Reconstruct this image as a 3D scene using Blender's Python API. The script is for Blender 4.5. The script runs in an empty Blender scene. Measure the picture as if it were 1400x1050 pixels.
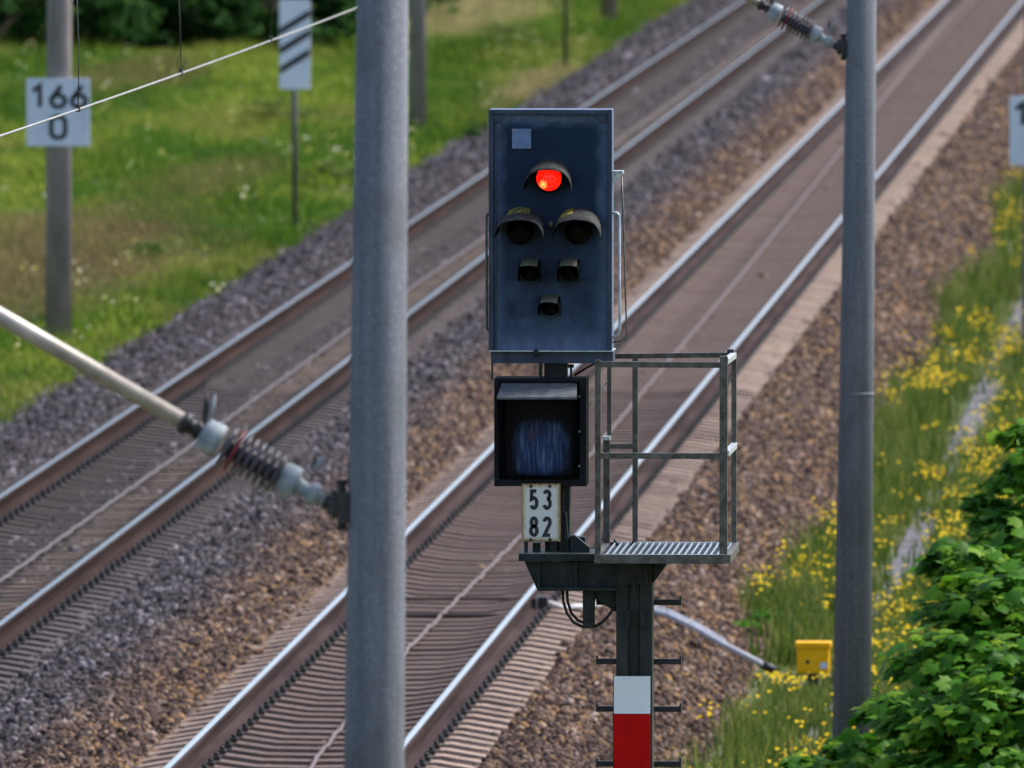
import bpy, math, random
import numpy as np
from mathutils import Vector, Matrix, Quaternion
R = math.radians
random.seed(7)
rng = np.random.default_rng(11)
sc = bpy.context.scene
col = sc.collection

# ------------------------------------------------------------------ camera
F, CX, CY = 22700.0, 700.0, 525.0           # focal length and centre in photo pixels (1400 wide)
CAM = Vector((0, 0, 8.24))
PITCH = math.atan(1098 / F)
YAW = math.atan(1175 * math.cos(PITCH) / F)
cam = bpy.data.cameras.new('camera')
co = bpy.data.objects.new('camera', cam); col.objects.link(co)
co.location = CAM
co.rotation_euler = (math.pi / 2 - PITCH, 0, YAW)
cam.sensor_width = 36; cam.lens = F / 1400 * 36
cam.clip_start = 1; cam.clip_end = 5000
sc.camera = co
RM = co.rotation_euler.to_matrix()
RIGHT, UP, FWD = RM @ Vector((1, 0, 0)), RM @ Vector((0, 1, 0)), RM @ Vector((0, 0, -1))
YS = 90.0                                   # distance of the signal
cam.dof.use_dof = True
cam.dof.focus_distance = YS
cam.dof.aperture_fstop = cam.lens / 64.0

def ray(px, py): return FWD * F + RIGHT * (px - CX) + UP * (CY - py)
def P(px, py, Y):                            # point at depth Y seen at a pixel
    d = ray(px, py); return CAM + d * (Y / d.y)
def G(px, py, z):                            # point at height z seen at a pixel
    d = ray(px, py); return CAM + d * ((z - CAM.z) / d.z)
_rm = np.array([list(RIGHT), list(UP), list(FWD)])
def project(a):
    c = (a - np.array(CAM)) @ _rm.T
    return CX + F * c[:, 0] / c[:, 2], CY - F * c[:, 1] / c[:, 2]

ZF_ = -.6
# ------------------------------------------------------------------ materials
def new_mat(name):
    m = bpy.data.materials.new(name); m.use_nodes = True
    nt = m.node_tree; b = nt.nodes['Principled BSDF']
    return m, nt, b
def N(nt, typ, **kw):
    n = nt.nodes.new(typ)
    for k, v in kw.items():
        if k in n.inputs.keys(): n.inputs[k].default_value = v
        else: setattr(n, k, v)
    return n
def ramp(nt, fac, stops):
    r = nt.nodes.new('ShaderNodeValToRGB')
    while len(r.color_ramp.elements) < len(stops): r.color_ramp.elements.new(.5)
    for e, (p, c) in zip(r.color_ramp.elements, stops):
        e.position = p; e.color = (*c, 1) if len(c) == 3 else c
    nt.links.new(fac, r.inputs['Fac'])
    return r.outputs['Color']
def mixc(nt, fac, a, b, mode='MIX'):
    n = nt.nodes.new('ShaderNodeMix'); n.data_type = 'RGBA'; n.blend_type = mode
    for s, v in ((n.inputs[0], fac), (n.inputs[6], a), (n.inputs[7], b)):
        if hasattr(v, 'is_output'): nt.links.new(v, s)
        elif isinstance(v, tuple): s.default_value = (*v, 1) if len(v) == 3 else v
        else: s.default_value = v
    return n.outputs[2]
def mathn(nt, op, a, b=None, c=None):
    n = nt.nodes.new('ShaderNodeMath'); n.operation = op
    for s, v in zip(n.inputs, (a, b, c)):
        if v is None: continue
        if hasattr(v, 'is_output'): nt.links.new(v, s)
        else: s.default_value = v
    return n.outputs[0]
def smooth(nt, x, a, b, lo=0., hi=1.):
    n = nt.nodes.new('ShaderNodeMapRange'); n.interpolation_type = 'SMOOTHSTEP'
    nt.links.new(x, n.inputs[0])
    for i, v in enumerate((a, b, lo, hi)): n.inputs[i + 1].default_value = v
    return n.outputs[0]
def pos(nt, scale=(1, 1, 1), kind='Position'):
    g = nt.nodes.new('ShaderNodeNewGeometry') if kind == 'Position' else nt.nodes.new('ShaderNodeTexCoord')
    mp = nt.nodes.new('ShaderNodeMapping'); mp.inputs['Scale'].default_value = scale
    nt.links.new(g.outputs[kind], mp.inputs['Vector'])
    return mp.outputs['Vector']
def noise(nt, vec, scale, detail=4, rough=.6):
    n = N(nt, 'ShaderNodeTexNoise'); n.inputs['Scale'].default_value = scale
    n.inputs['Detail'].default_value = detail; n.inputs['Roughness'].default_value = rough
    nt.links.new(vec, n.inputs['Vector']); return n.outputs['Fac']
def bump(nt, b, h, strength=.4, dist=.01):
    n = nt.nodes.new('ShaderNodeBump'); n.inputs['Strength'].default_value = strength
    n.inputs['Distance'].default_value = dist
    nt.links.new(h, n.inputs['Height']); nt.links.new(n.outputs['Normal'], b.inputs['Normal'])
def simple(name, c1, c2, scale, rough=.6, metal=0., bmp=0., bdist=.005, stretch=(1, 1, 1), lo=.35, hi=.65, spec=.5):
    m, nt, b = new_mat(name)
    f = noise(nt, pos(nt, stretch), scale)
    nt.links.new(ramp(nt, f, [(lo, c1), (hi, c2)]), b.inputs['Base Color'])
    b.inputs['Roughness'].default_value = rough; b.inputs['Metallic'].default_value = metal
    b.inputs['Specular IOR Level'].default_value = spec
    if bmp: bump(nt, b, noise(nt, pos(nt), scale * 4), bmp, bdist)
    return m
M = {}
def concrete_mat():
    m, nt, b = new_mat('mast_concrete')
    st = noise(nt, pos(nt, (7, 7, .22)), 2.2, 5); sp = noise(nt, pos(nt), 55, 3, .7); bl = noise(nt, pos(nt, (1, 1, .5)), 4, 4)
    c = ramp(nt, st, [(.3, (.11, .122, .152)), (.5, (.155, .17, .205)), (.7, (.205, .218, .25))])
    c = mixc(nt, smooth(nt, sp, .5, .72, 0, .45), c, (.085, .095, .115)); c = mixc(nt, smooth(nt, sp, .5, .3, 0, .35), c, (.33, .35, .39))
    c = mixc(nt, smooth(nt, bl, .5, .7, 0, .55), c, (.105, .108, .115))
    dr = noise(nt, pos(nt, (16, 16, .35)), 1.6, 3); c = mixc(nt, smooth(nt, dr, .58, .72, 0, .5), c, (.1, .1, .105))
    nt.links.new(c, b.inputs['Base Color']); b.inputs['Roughness'].default_value = .85; b.inputs['Specular IOR Level'].default_value = .15
    bump(nt, b, sp, .35, .006); return m
M['concrete'] = concrete_mat()
M['concrete_far'] = simple('weathered_concrete', (.2, .18, .18), (.34, .31, .31), 3, .85, spec=.15, stretch=(1, 1, .3))
M['trough'] = simple('trough_concrete', (.075, .073, .085), (.13, .125, .14), 4, .85, bmp=.3)
M['steel_paint'] = simple('dark_green_grey_paint', (.01, .016, .017), (.028, .038, .038), 14, .5, bmp=.1, spec=.25)
M['mast_paint'] = simple('grey_mast_paint', (.017, .021, .023), (.04, .045, .045), 10, .5, spec=.25, bmp=.1, stretch=(1, 1, .3))
M['zinc'] = simple('galvanised_steel', (.06, .057, .052), (.15, .145, .135), 22, .42, .4, bmp=.1)
M['zinc_light'] = simple('bright_zinc', (.45, .5, .56), (.7, .75, .8), 30, .35, .6)
M['bar_shade_sheet'] = simple('grating_shade_blue', (.012, .022, .04), (.025, .04, .065), 18, .7, spec=.1)
M['black'] = simple('black_paint_and_shade', (.001, .0012, .002), (.003, .0035, .005), 20, .7, spec=.05)
M['rubber'] = simple('cable_rubber', (.008, .008, .008), (.016, .016, .016), 20, .5)
M['bolt'] = simple('bolt_steel', (.2, .2, .2), (.4, .4, .4), 40, .4, .8)
M['ink'] = simple('black_lettering', (.012, .014, .02), (.022, .026, .034), 20, .5)
M['ink_far'] = simple('faded_lettering', (.01, .014, .022), (.025, .03, .042), 8, .5)
M['board'] = simple('board_white', (.56, .65, .78), (.68, .75, .86), 4, .5, stretch=(1, 1, .5))
M['white_enamel'] = simple('white_enamel', (.86, .89, .96), (.9, .93, .98), 6, .45, spec=.25)
M['red_enamel'] = simple('red_enamel', (.46, .0015, .002), (.6, .003, .003), 5, .5, spec=.12)
M['yellow'] = simple('yellow_plastic', (.85, .42, .003), (.95, .5, .006), 12, .5, spec=.2)
M['tube'] = simple('cantilever_tube_steel', (.3, .27, .24), (.52, .48, .44), 6, .45, .2, stretch=(1, 1, 1))
M['cap_white'] = simple('insulator_cap', (.2, .235, .265), (.36, .4, .44), 18, .6, spec=.25)
M['ceramic'] = simple('brown_ceramic', (.045, .04, .05), (.1, .09, .11), 10, .25)
M['iron'] = simple('dark_iron', (.018, .018, .02), (.045, .045, .05), 16, .5, .3, bmp=.2)
M['red_tape'] = simple('red_mark', (.14, .008, .018), (.22, .012, .025), 10, .5)
M['wire'] = simple('contact_wire_copper', (.3, .3, .31), (.42, .42, .43), 4, .4, .4)
M['dropper'] = simple('dropper_wire', (.02, .03, .025), (.04, .045, .04), 4, .5)
M['crossing'] = simple('brown_cable', (.035, .025, .025), (.06, .045, .045), 8, .8)
M['conduit'] = simple('white_conduit', (.36, .37, .42), (.5, .51, .56), 6, .5)
M['cable_pale'] = simple('pale_track_cable', (.085, .062, .064), (.13, .098, .1), 5, .6)
M['cable_grey'] = simple('grey_track_cable', (.06, .05, .057), (.09, .075, .085), 5, .6)
M['bark'] = simple('bark', (.05, .038, .028), (.11, .085, .065), 6, .9, bmp=.5)

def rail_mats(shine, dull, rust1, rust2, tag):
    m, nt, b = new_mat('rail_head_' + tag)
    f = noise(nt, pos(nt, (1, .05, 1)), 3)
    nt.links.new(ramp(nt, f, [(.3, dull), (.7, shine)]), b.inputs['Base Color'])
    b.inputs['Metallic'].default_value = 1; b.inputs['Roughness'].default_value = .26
    r = simple('rail_rust_' + tag, rust1, rust2, 4, .85, stretch=(1, .08, 3), bmp=.15, spec=.06)
    return m, r
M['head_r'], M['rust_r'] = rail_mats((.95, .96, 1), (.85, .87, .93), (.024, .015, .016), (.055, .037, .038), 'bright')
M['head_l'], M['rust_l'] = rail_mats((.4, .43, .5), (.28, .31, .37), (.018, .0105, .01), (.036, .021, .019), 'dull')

def sleeper_mat(name, mid, end, dark, band=False):
    m, nt, b = new_mat(name)
    tc = nt.nodes.new('ShaderNodeTexCoord'); sx = nt.nodes.new('ShaderNodeSeparateXYZ')
    nt.links.new(tc.outputs['Object'], sx.inputs[0])
    e = smooth(nt, mathn(nt, 'ABSOLUTE', sx.outputs['X']), .55, .85)
    c = mixc(nt, e, mid, end)
    f = noise(nt, pos(nt), 9)
    c = mixc(nt, smooth(nt, f, .5, .75, 0, .75), c, dark)
    g = noise(nt, pos(nt, (.25, 1.2, 1)), 1.1, 2)
    c = mixc(nt, smooth(nt, g, .42, .7, 0, .5), c, dark)
    if band:                                  # strip of brake sand beside the cable
        xb = mathn(nt, 'ADD', sx.outputs['X'], mathn(nt, 'MULTIPLY', mathn(nt, 'SUBTRACT', noise(nt, pos(nt, (1, .2, 1)), 1.5), .5), .25))
        bm_ = mathn(nt, 'MULTIPLY', smooth(nt, xb, .07, .14), smooth(nt, xb, .34, .46, 1, 0))
        c = mixc(nt, mathn(nt, 'MULTIPLY', bm_, smooth(nt, g, .35, .65, .15, .7)), c, (.2, .15, .115))
    nt.links.new(c, b.inputs['Base Color']); b.inputs['Roughness'].default_value = .9; b.inputs['Specular IOR Level'].default_value = .08
    bump(nt, b, noise(nt, pos(nt), 40), .4)
    return m
M['sleeper_r'] = sleeper_mat('brown_concrete_sleeper', (.155, .118, .108), (.33, .25, .21), (.09, .066, .06))
M['sleeper_l'] = sleeper_mat('grey_concrete_sleeper', (.088, .074, .074), (.11, .093, .096), (.052, .044, .046), band=True)

def ballast_mat(name, stones):
    """grey, dusty stone by the far track and brown, rust-stained stone by the near one"""
    m, nt, b = new_mat(name)
    g = nt.nodes.new('ShaderNodeNewGeometry'); sx = nt.nodes.new('ShaderNodeSeparateXYZ')
    nt.links.new(g.outputs['Position'], sx.inputs[0])
    x = mathn(nt, 'ADD', sx.outputs['X'], mathn(nt, 'MULTIPLY', mathn(nt, 'SUBTRACT', noise(nt, pos(nt), .5), .5), 1.2))
    side = smooth(nt, x, -9.95, -9.25)
    if stones:
        oi = nt.nodes.new('ShaderNodeObjectInfo'); rnd = oi.outputs['Random']
    else:
        v = nt.nodes.new('ShaderNodeTexVoronoi'); v.inputs['Scale'].default_value = 18
        nt.links.new(pos(nt), v.inputs['Vector']); rnd = v.outputs['Color']
        s2 = nt.nodes.new('ShaderNodeSeparateColor'); nt.links.new(rnd, s2.inputs[0]); rnd = s2.outputs[0]
    grey = ramp(nt, rnd, [(0, (.018, .017, .021)), (.3, (.05, .044, .05)), (.6, (.092, .08, .088)), (.85, (.155, .137, .15)), (1, (.3, .28, .32))])
    brown = ramp(nt, rnd, [(0, (.022, .015, .014)), (.22, (.07, .043, .036)), (.45, (.14, .087, .066)), (.62, (.11, .085, .082)), (.76, (.25, .16, .115)), (.9, (.34, .2, .085)), (1, (.42, .33, .3))])
    c = mixc(nt, side, grey, brown)
    big = noise(nt, pos(nt, (1, .3, 1)), .8, 3)
    c = mixc(nt, smooth(nt, big, .45, .7, 0, .35), c, (.09, .065, .065))
    c = mixc(nt, 1., c, (.8, .8, .8), 'MULTIPLY')
    nt.links.new(c, b.inputs['Base Color']); b.inputs['Roughness'].default_value = .85; b.inputs['Specular IOR Level'].default_value = .15
    if not stones: bump(nt, b, noise(nt, pos(nt), 25, 6), .8, .04)
    return m
M['ballast'] = ballast_mat('ballast_bed', False)
M['stone'] = ballast_mat('ballast_stone', True)

def soil_mat():
    m, nt, b = new_mat('soil_and_moss')
    f = noise(nt, pos(nt), .5, 5)
    nt.links.new(ramp(nt, f, [(.35, (.09, .07, .04)), (.5, (.08, .1, .03)), (.65, (.06, .11, .02))]), b.inputs['Base Color'])
    b.inputs['Roughness'].default_value = .95
    return m
M['soil'] = soil_mat()
def leaf_mat(name, dark, mid, light, transl=.3, rough=.45, patch=None, patch_scale=.25, far=None, spots=()):
    m, nt, b = new_mat(name)
    at = nt.nodes.new('ShaderNodeAttribute'); at.attribute_name = 'tone'
    c = ramp(nt, at.outputs['Fac'], [(0, dark), (.5, mid), (1, light)])
    if patch:
        f = noise(nt, pos(nt, (1, .45, 1)), patch_scale, 3)
        c = mixc(nt, smooth(nt, f, .5, .68), c, patch)
    if far:
        f = noise(nt, pos(nt, (1, .4, 1)), patch_scale * 1.7, 2)
        c = mixc(nt, smooth(nt, f, .5, .66, 0, .75), c, far)
    if spots:                                 # dry places in the meadow
        g = nt.nodes.new('ShaderNodeNewGeometry'); sx = nt.nodes.new('ShaderNodeSeparateXYZ'); nt.links.new(g.outputs['Position'], sx.inputs[0])
        wn = mathn(nt, 'MULTIPLY', mathn(nt, 'SUBTRACT', noise(nt, pos(nt, (1, .35, 1)), 1.2, 3), .5), 2.2)
        for cc, x0, y0, rx, ry in spots:
            ax = mathn(nt, 'DIVIDE', mathn(nt, 'SUBTRACT', sx.outputs['X'], x0), rx); ay = mathn(nt, 'DIVIDE', mathn(nt, 'SUBTRACT', sx.outputs['Y'], y0), ry)
            d = mathn(nt, 'ADD', mathn(nt, 'ADD', mathn(nt, 'MULTIPLY', ax, ax), mathn(nt, 'MULTIPLY', ay, ay)), wn)
            c = mixc(nt, smooth(nt, d, .0, 1.4, .88, 0), c, cc)
    nt.links.new(c, b.inputs['Base Color']); b.inputs['Roughness'].default_value = rough; b.inputs['Specular IOR Level'].default_value = .18
    tr = nt.nodes.new('ShaderNodeBsdfTranslucent'); nt.links.new(c, tr.inputs['Color'])
    mx = nt.nodes.new('ShaderNodeMixShader'); mx.inputs[0].default_value = transl
    nt.links.new(b.outputs[0], mx.inputs[1]); nt.links.new(tr.outputs[0], mx.inputs[2])
    nt.links.new(mx.outputs[0], nt.nodes['Material Output'].inputs['Surface'])
    return m
_g = lambda px, py, rx, ry: (G(px, py, ZF_ + .15).x, G(px, py, ZF_ + .15).y, rx, ry)
M['grass'] = leaf_mat('meadow_grass', (.035, .085, .007), (.115, .21, .015), (.34, .38, .06), .4, .7, patch=(.22, .235, .05), patch_scale=.3, far=(.05, .14, .01),
                      spots=[((.2, .145, .075),) + _g(25, 360, 2.2, 20), ((.17, .165, .05),) + _g(300, 240, .9, 9), ((.16, .15, .05),) + _g(200, 120, 1.1, 10), ((.36, .31, .15),) + _g(650, 25, 1.5, 18), ((.33, .27, .13),) + _g(730, 110, .5, 14)])
M['weed'] = leaf_mat('weed_leaves', (.035, .075, .012), (.095, .155, .022), (.27, .26, .075), .4, .7)
M['petal'] = leaf_mat('yellow_flowers', (.55, .36, .004), (.72, .5, .006), (.8, .6, .02), .3, .6)
M['petal_pale'] = leaf_mat('pale_flowers', (.45, .4, .03), (.6, .56, .25), (.65, .65, .55), .3, .6)
M['bush'] = leaf_mat('shrub_leaves', (.025, .11, .007), (.07, .22, .012), (.24, .4, .022), .45, .55)
M['tree'] = leaf_mat('tree_leaves', (.006, .032, .006), (.018, .075, .01), (.06, .15, .012), .3, .8)

# ------------------------------------------------------------------ mesh builder
class MB:
    def __init__(s): s.v = []; s.f = []; s.m = []; s.sm = []
    def add(s, vs, fs, mi=0, smooth=False):
        o = len(s.v); s.v += [Vector(v) for v in vs]
        for f in fs: s.f.append([o + i for i in f]); s.m.append(mi); s.sm.append(smooth)
        return s
    def box(s, a, b, mi=0):
        x0, x1 = sorted((a[0], b[0])); y0, y1 = sorted((a[1], b[1])); z0, z1 = sorted((a[2], b[2]))
        return s.add([(x0,y0,z0),(x1,y0,z0),(x1,y1,z0),(x0,y1,z0),(x0,y0,z1),(x1,y0,z1),(x1,y1,z1),(x0,y1,z1)],
              [(0,3,2,1),(4,5,6,7),(0,1,5,4),(1,2,6,5),(2,3,7,6),(3,0,4,7)], mi)
    def pbox(s, x0, y0, x1, y1, ya, yb, mi=0):   # box seen between two pixels, from depth ya to yb
        return s.box(P(x0, y0, ya), tuple(P(x1, y1, ya)[i] if i != 1 else yb for i in range(3)), mi)
    def prism(s, pts, y0, y1, mi=0):             # polygon in XZ pushed along Y (points (x, z))
        n = len(pts)
        vs = [(x, y0, z) for x, z in pts] + [(x, y1, z) for x, z in pts]
        fs = [list(range(n)), list(range(2*n-1, n-1, -1))] + [[i, n+i, n+(i+1) % n, (i+1) % n] for i in range(n)]
        return s.add(vs, fs, mi)
    def pprism(s, pix, ya, yb, mi=0):
        return s.prism([(P(x, y, ya).x, P(x, y, ya).z) for x, y in pix], ya, yb, mi)
    def lathe(s, p0, p1, prof, n=16, mi=0, caps=True):  # prof: (t along axis 0..1, radius)
        p0, p1 = Vector(p0), Vector(p1); d = (p1 - p0)
        q = d.to_track_quat('Z', 'Y'); L = d.length
        vs = []
        for t, r in prof:
            for k in range(n):
                a = 2 * math.pi * k / n
                vs.append(p0 + q @ Vector((r * math.cos(a), r * math.sin(a), t * L)))
        fs = [[i*n+k, i*n+(k+1) % n, (i+1)*n+(k+1) % n, (i+1)*n+k] for i in range(len(prof)-1) for k in range(n)]
        s.add(vs, fs, mi, True)
        if caps:
            o = len(s.v) - len(vs)
            s.f.append([o + k for k in range(n)][::-1]); s.m.append(mi); s.sm.append(False)
            s.f.append([o + (len(prof)-1)*n + k for k in range(n)]); s.m.append(mi); s.sm.append(False)
        return s
    def cyl(s, p0, p1, r0, r1=None, n=12, mi=0): return s.lathe(p0, p1, [(0, r0), (1, r0 if r1 is None else r1)], n, mi)
    def tube(s, pts, r, n=8, mi=0):
        pts = [Vector(p) for p in pts]; vs = []
        up = None
        for i, p in enumerate(pts):
            d = (pts[min(i+1, len(pts)-1)] - pts[max(i-1, 0)]).normalized()
            if up is None: up = d.orthogonal().normalized()
            up = (up - d * up.dot(d)).normalized(); w = d.cross(up)
            for k in range(n):
                a = 2 * math.pi * k / n; vs.append(p + (up * math.cos(a) + w * math.sin(a)) * r)
        fs = [[i*n+k, i*n+(k+1) % n, (i+1)*n+(k+1) % n, (i+1)*n+k] for i in range(len(pts)-1) for k in range(n)]
        fs += [list(range(n))[::-1], [(len(pts)-1)*n + k for k in range(n)]]
        return s.add(vs, fs, mi, True)
    def build(s, name, mats, parent=None, bevel=0):
        me = bpy.data.meshes.new(name)
        off = world_loc(parent) if parent else Vector()
        me.from_pydata([tuple(v - off) for v in s.v], [], s.f)
        for m in (mats if isinstance(mats, (list, tuple)) else [mats]): me.materials.append(m)
        me.polygons.foreach_set('material_index', s.m); me.polygons.foreach_set('use_smooth', s.sm)
        me.validate(); me.update()
        o = bpy.data.objects.new(name, me); col.objects.link(o)
        if parent: o.parent = parent
        if bevel:
            bv = o.modifiers.new('bevel', 'BEVEL'); bv.width = bevel; bv.segments = 2; bv.limit_method = 'ANGLE'
        return o
def world_loc(o):
    v = Vector(o.location)
    while o.parent: o = o.parent; v += o.location
    return v
def tag(o, label=None, cat=None, group=None, kind=None):
    for k, v in (('label', label), ('category', cat), ('group', group), ('kind', kind)):
        if v: o[k] = v
    return o
def empty(name, loc, label, cat, group=None):
    o = bpy.data.objects.new(name, None); col.objects.link(o); o.location = loc
    o.empty_display_size = .2
    return tag(o, label, cat, group)
def npmesh(name, v, f, mat, tone=None, parent=None, mi=None, smooth=False):
    """fast mesh from arrays; f is a list of (n,k) index arrays"""
    me = bpy.data.meshes.new(name)
    fs = [np.asarray(a) for a in (f if isinstance(f, list) else [f])]
    me.vertices.add(len(v))
    vv = np.asarray(v, dtype=np.float32)
    if parent: vv = vv - np.array(world_loc(parent), dtype=np.float32)
    me.vertices.foreach_set('co', vv.ravel())
    tot = sum(a.size for a in fs); me.loops.add(tot)
    me.loops.foreach_set('vertex_index', np.concatenate([a.ravel() for a in fs]).astype(np.int32))
    sizes = np.concatenate([np.full(len(a), a.shape[1]) for a in fs])
    me.polygons.add(len(sizes))
    st = np.concatenate([[0], np.cumsum(sizes)[:-1]]).astype(np.int32)
    me.polygons.foreach_set('loop_start', st); me.polygons.foreach_set('loop_total', sizes.astype(np.int32))
    for m in (mat if isinstance(mat, (list, tuple)) else [mat]): me.materials.append(m)
    if mi is not None: me.polygons.foreach_set('material_index', np.asarray(mi, dtype=np.int32))
    me.update(calc_edges=True)
    if tone is not None:
        a = me.attributes.new('tone', 'FLOAT', 'POINT'); a.data.foreach_set('value', np.asarray(tone, dtype=np.float32))
    o = bpy.data.objects.new(name, me); col.objects.link(o)
    if parent: o.parent = parent
    return o

# ------------------------------------------------------------------ lettering (stroke digits, DIN-like)
def arc(cx, cy, rx, ry, a0, a1, n=14):
    return [(cx + rx * math.cos(R(a0 + (a1 - a0) * i / n)), cy + ry * math.sin(R(a0 + (a1 - a0) * i / n))) for i in range(n + 1)]
DIG = {
 '0': [arc(.25, .75, .25, .25, 0, 180) + arc(.25, .25, .25, .25, 180, 360) + [(.5, .75)]],
 '1': [[(.08, .74), (.34, 1.0), (.34, 0)]],
 '2': [arc(.25, .76, .24, .24, 170, -25) + [(.02, 0), (.5, 0)]],
 '3': [arc(.24, .775, .225, .225, 160, -90), arc(.24, .275, .255, .275, 90, -160)],
 '5': [[(.46, 1), (.07, 1), (.05, .52)] + arc(.24, .3, .25, .3, 128, -150)],
 '6': [arc(.25, .28, .25, .28, 0, 360, 24), [(.36, 1), (.045, .42)]],
 '8': [arc(.25, .76, .21, .24, 0, 360, 24), arc(.25, .26, .25, .26, 0, 360, 24)],
}
def digits(mb, text, cx, cz, y, w, h, gap, stroke):
    """flat strokes in the XZ plane facing -Y, centred on cx, cz"""
    k = w / .5; tw = len(text) * w + (len(text) - 1) * gap
    for i, ch in enumerate(text):
        x0 = cx - tw / 2 + i * (w + gap)
        for line in DIG[ch]:
            pts = [Vector((x0 + a * k, y, cz - h / 2 + b * h)) for a, b in line]
            closed = (pts[0] - pts[-1]).length < 1e-6
            vs = []
            for j, p in enumerate(pts):
                if closed: a, b = pts[(j - 1) % (len(pts) - 1)], pts[(j + 1) % (len(pts) - 1)]
                else: a, b = pts[max(j - 1, 0)], pts[min(j + 1, len(pts) - 1)]
                d1 = (p - a).normalized() if (p - a).length > 1e-7 else (b - p).normalized()
                d2 = (b - p).normalized() if (b - p).length > 1e-7 else d1
                d = (d1 + d2).normalized(); nrm = Vector((-d.z, 0, d.x))
                s = stroke / 2 / max(.5, nrm.dot(Vector((-d1.z, 0, d1.x))))
                vs += [p + nrm * s, p - nrm * s]
            n = len(pts)
            back = [v + Vector((0, .002, 0)) for v in vs]
            mb.add(vs + back, [[2*j, 2*j+2, 2*j+3, 2*j+1] for j in range(n-1)]
                   + [[2*j, 2*n+2*j, 2*n+2*j+2, 2*j+2] for j in range(n-1)]
                   + [[2*j+1, 2*j+3, 2*n+2*j+3, 2*n+2*j+1] for j in range(n-1)])

# ------------------------------------------------------------------ setting
XR, XL, GA = -7.59, -11.57, 1.507           # track centres, rail distance
ZF = -.6                                    # level of the formation
def ground_z(x, y=0):
    if x < -16: return ZF + .06 * (-x - 16) + (.1 * (-x - 24) if x < -24 else 0)
    if x > 0: return ZF + .25 * x
    return ZF
mb = MB()
xs = [-600, -200, -80, -50, -35, -28, -24, -20, -18, -16, -14.6, -9.5, -5, -3, -1, 0, 2, 5, 10, 20, 60, 200, 600]
ys = [-60, 0, 60, 100, 140, 180, 220, 260, 300, 340, 400, 500, 700, 1200, 3000]
def gz(x): return min(ground_z(x), 5) - (.02 if -14.5 < x < -5 else 0)
vs = [(x, y, gz(x) - (.3 if -14.5 < x < -5.1 else 0)) for y in ys for x in xs]; w = len(xs)
mb.add(vs, [[j*w+i, j*w+i+1, (j+1)*w+i+1, (j+1)*w+i] for j in range(len(ys)-1) for i in range(w-1)], 0, True)
tag(mb.build('ground', M['soil']), kind='structure')

bed = [(-14.45, -.62), (-14.2, -.58), (-13.25, -.235), (-12.9, -.222), (XL-.95, -.25), (XL-.5, -.262), (XL, -.252), (XL+.5, -.262), (XL+.95, -.25), (-10.2, -.21),
       (-9.6, -.19), (-8.95, -.21), (XR-.95, -.25), (XR-.5, -.27), (XR, -.262), (XR+.5, -.27), (XR+.95, -.25), (-6.2, -.222), (-5.85, -.24), (-5.15, -.57), (-4.9, -.62)]
bx = np.array([b[0] for b in bed]); bz = np.array([b[1] for b in bed])
mb = MB(); n = len(bed); yy = list(range(40, 901, 20))
mb.add([(x, y, z) for y in yy for x, z in bed], [[j*n+i, j*n+i+1, (j+1)*n+i+1, (j+1)*n+i] for j in range(len(yy)-1) for i in range(n-1)], 0, True)
tag(mb.build('ballast_bed', M['ballast']), kind='structure')

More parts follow.
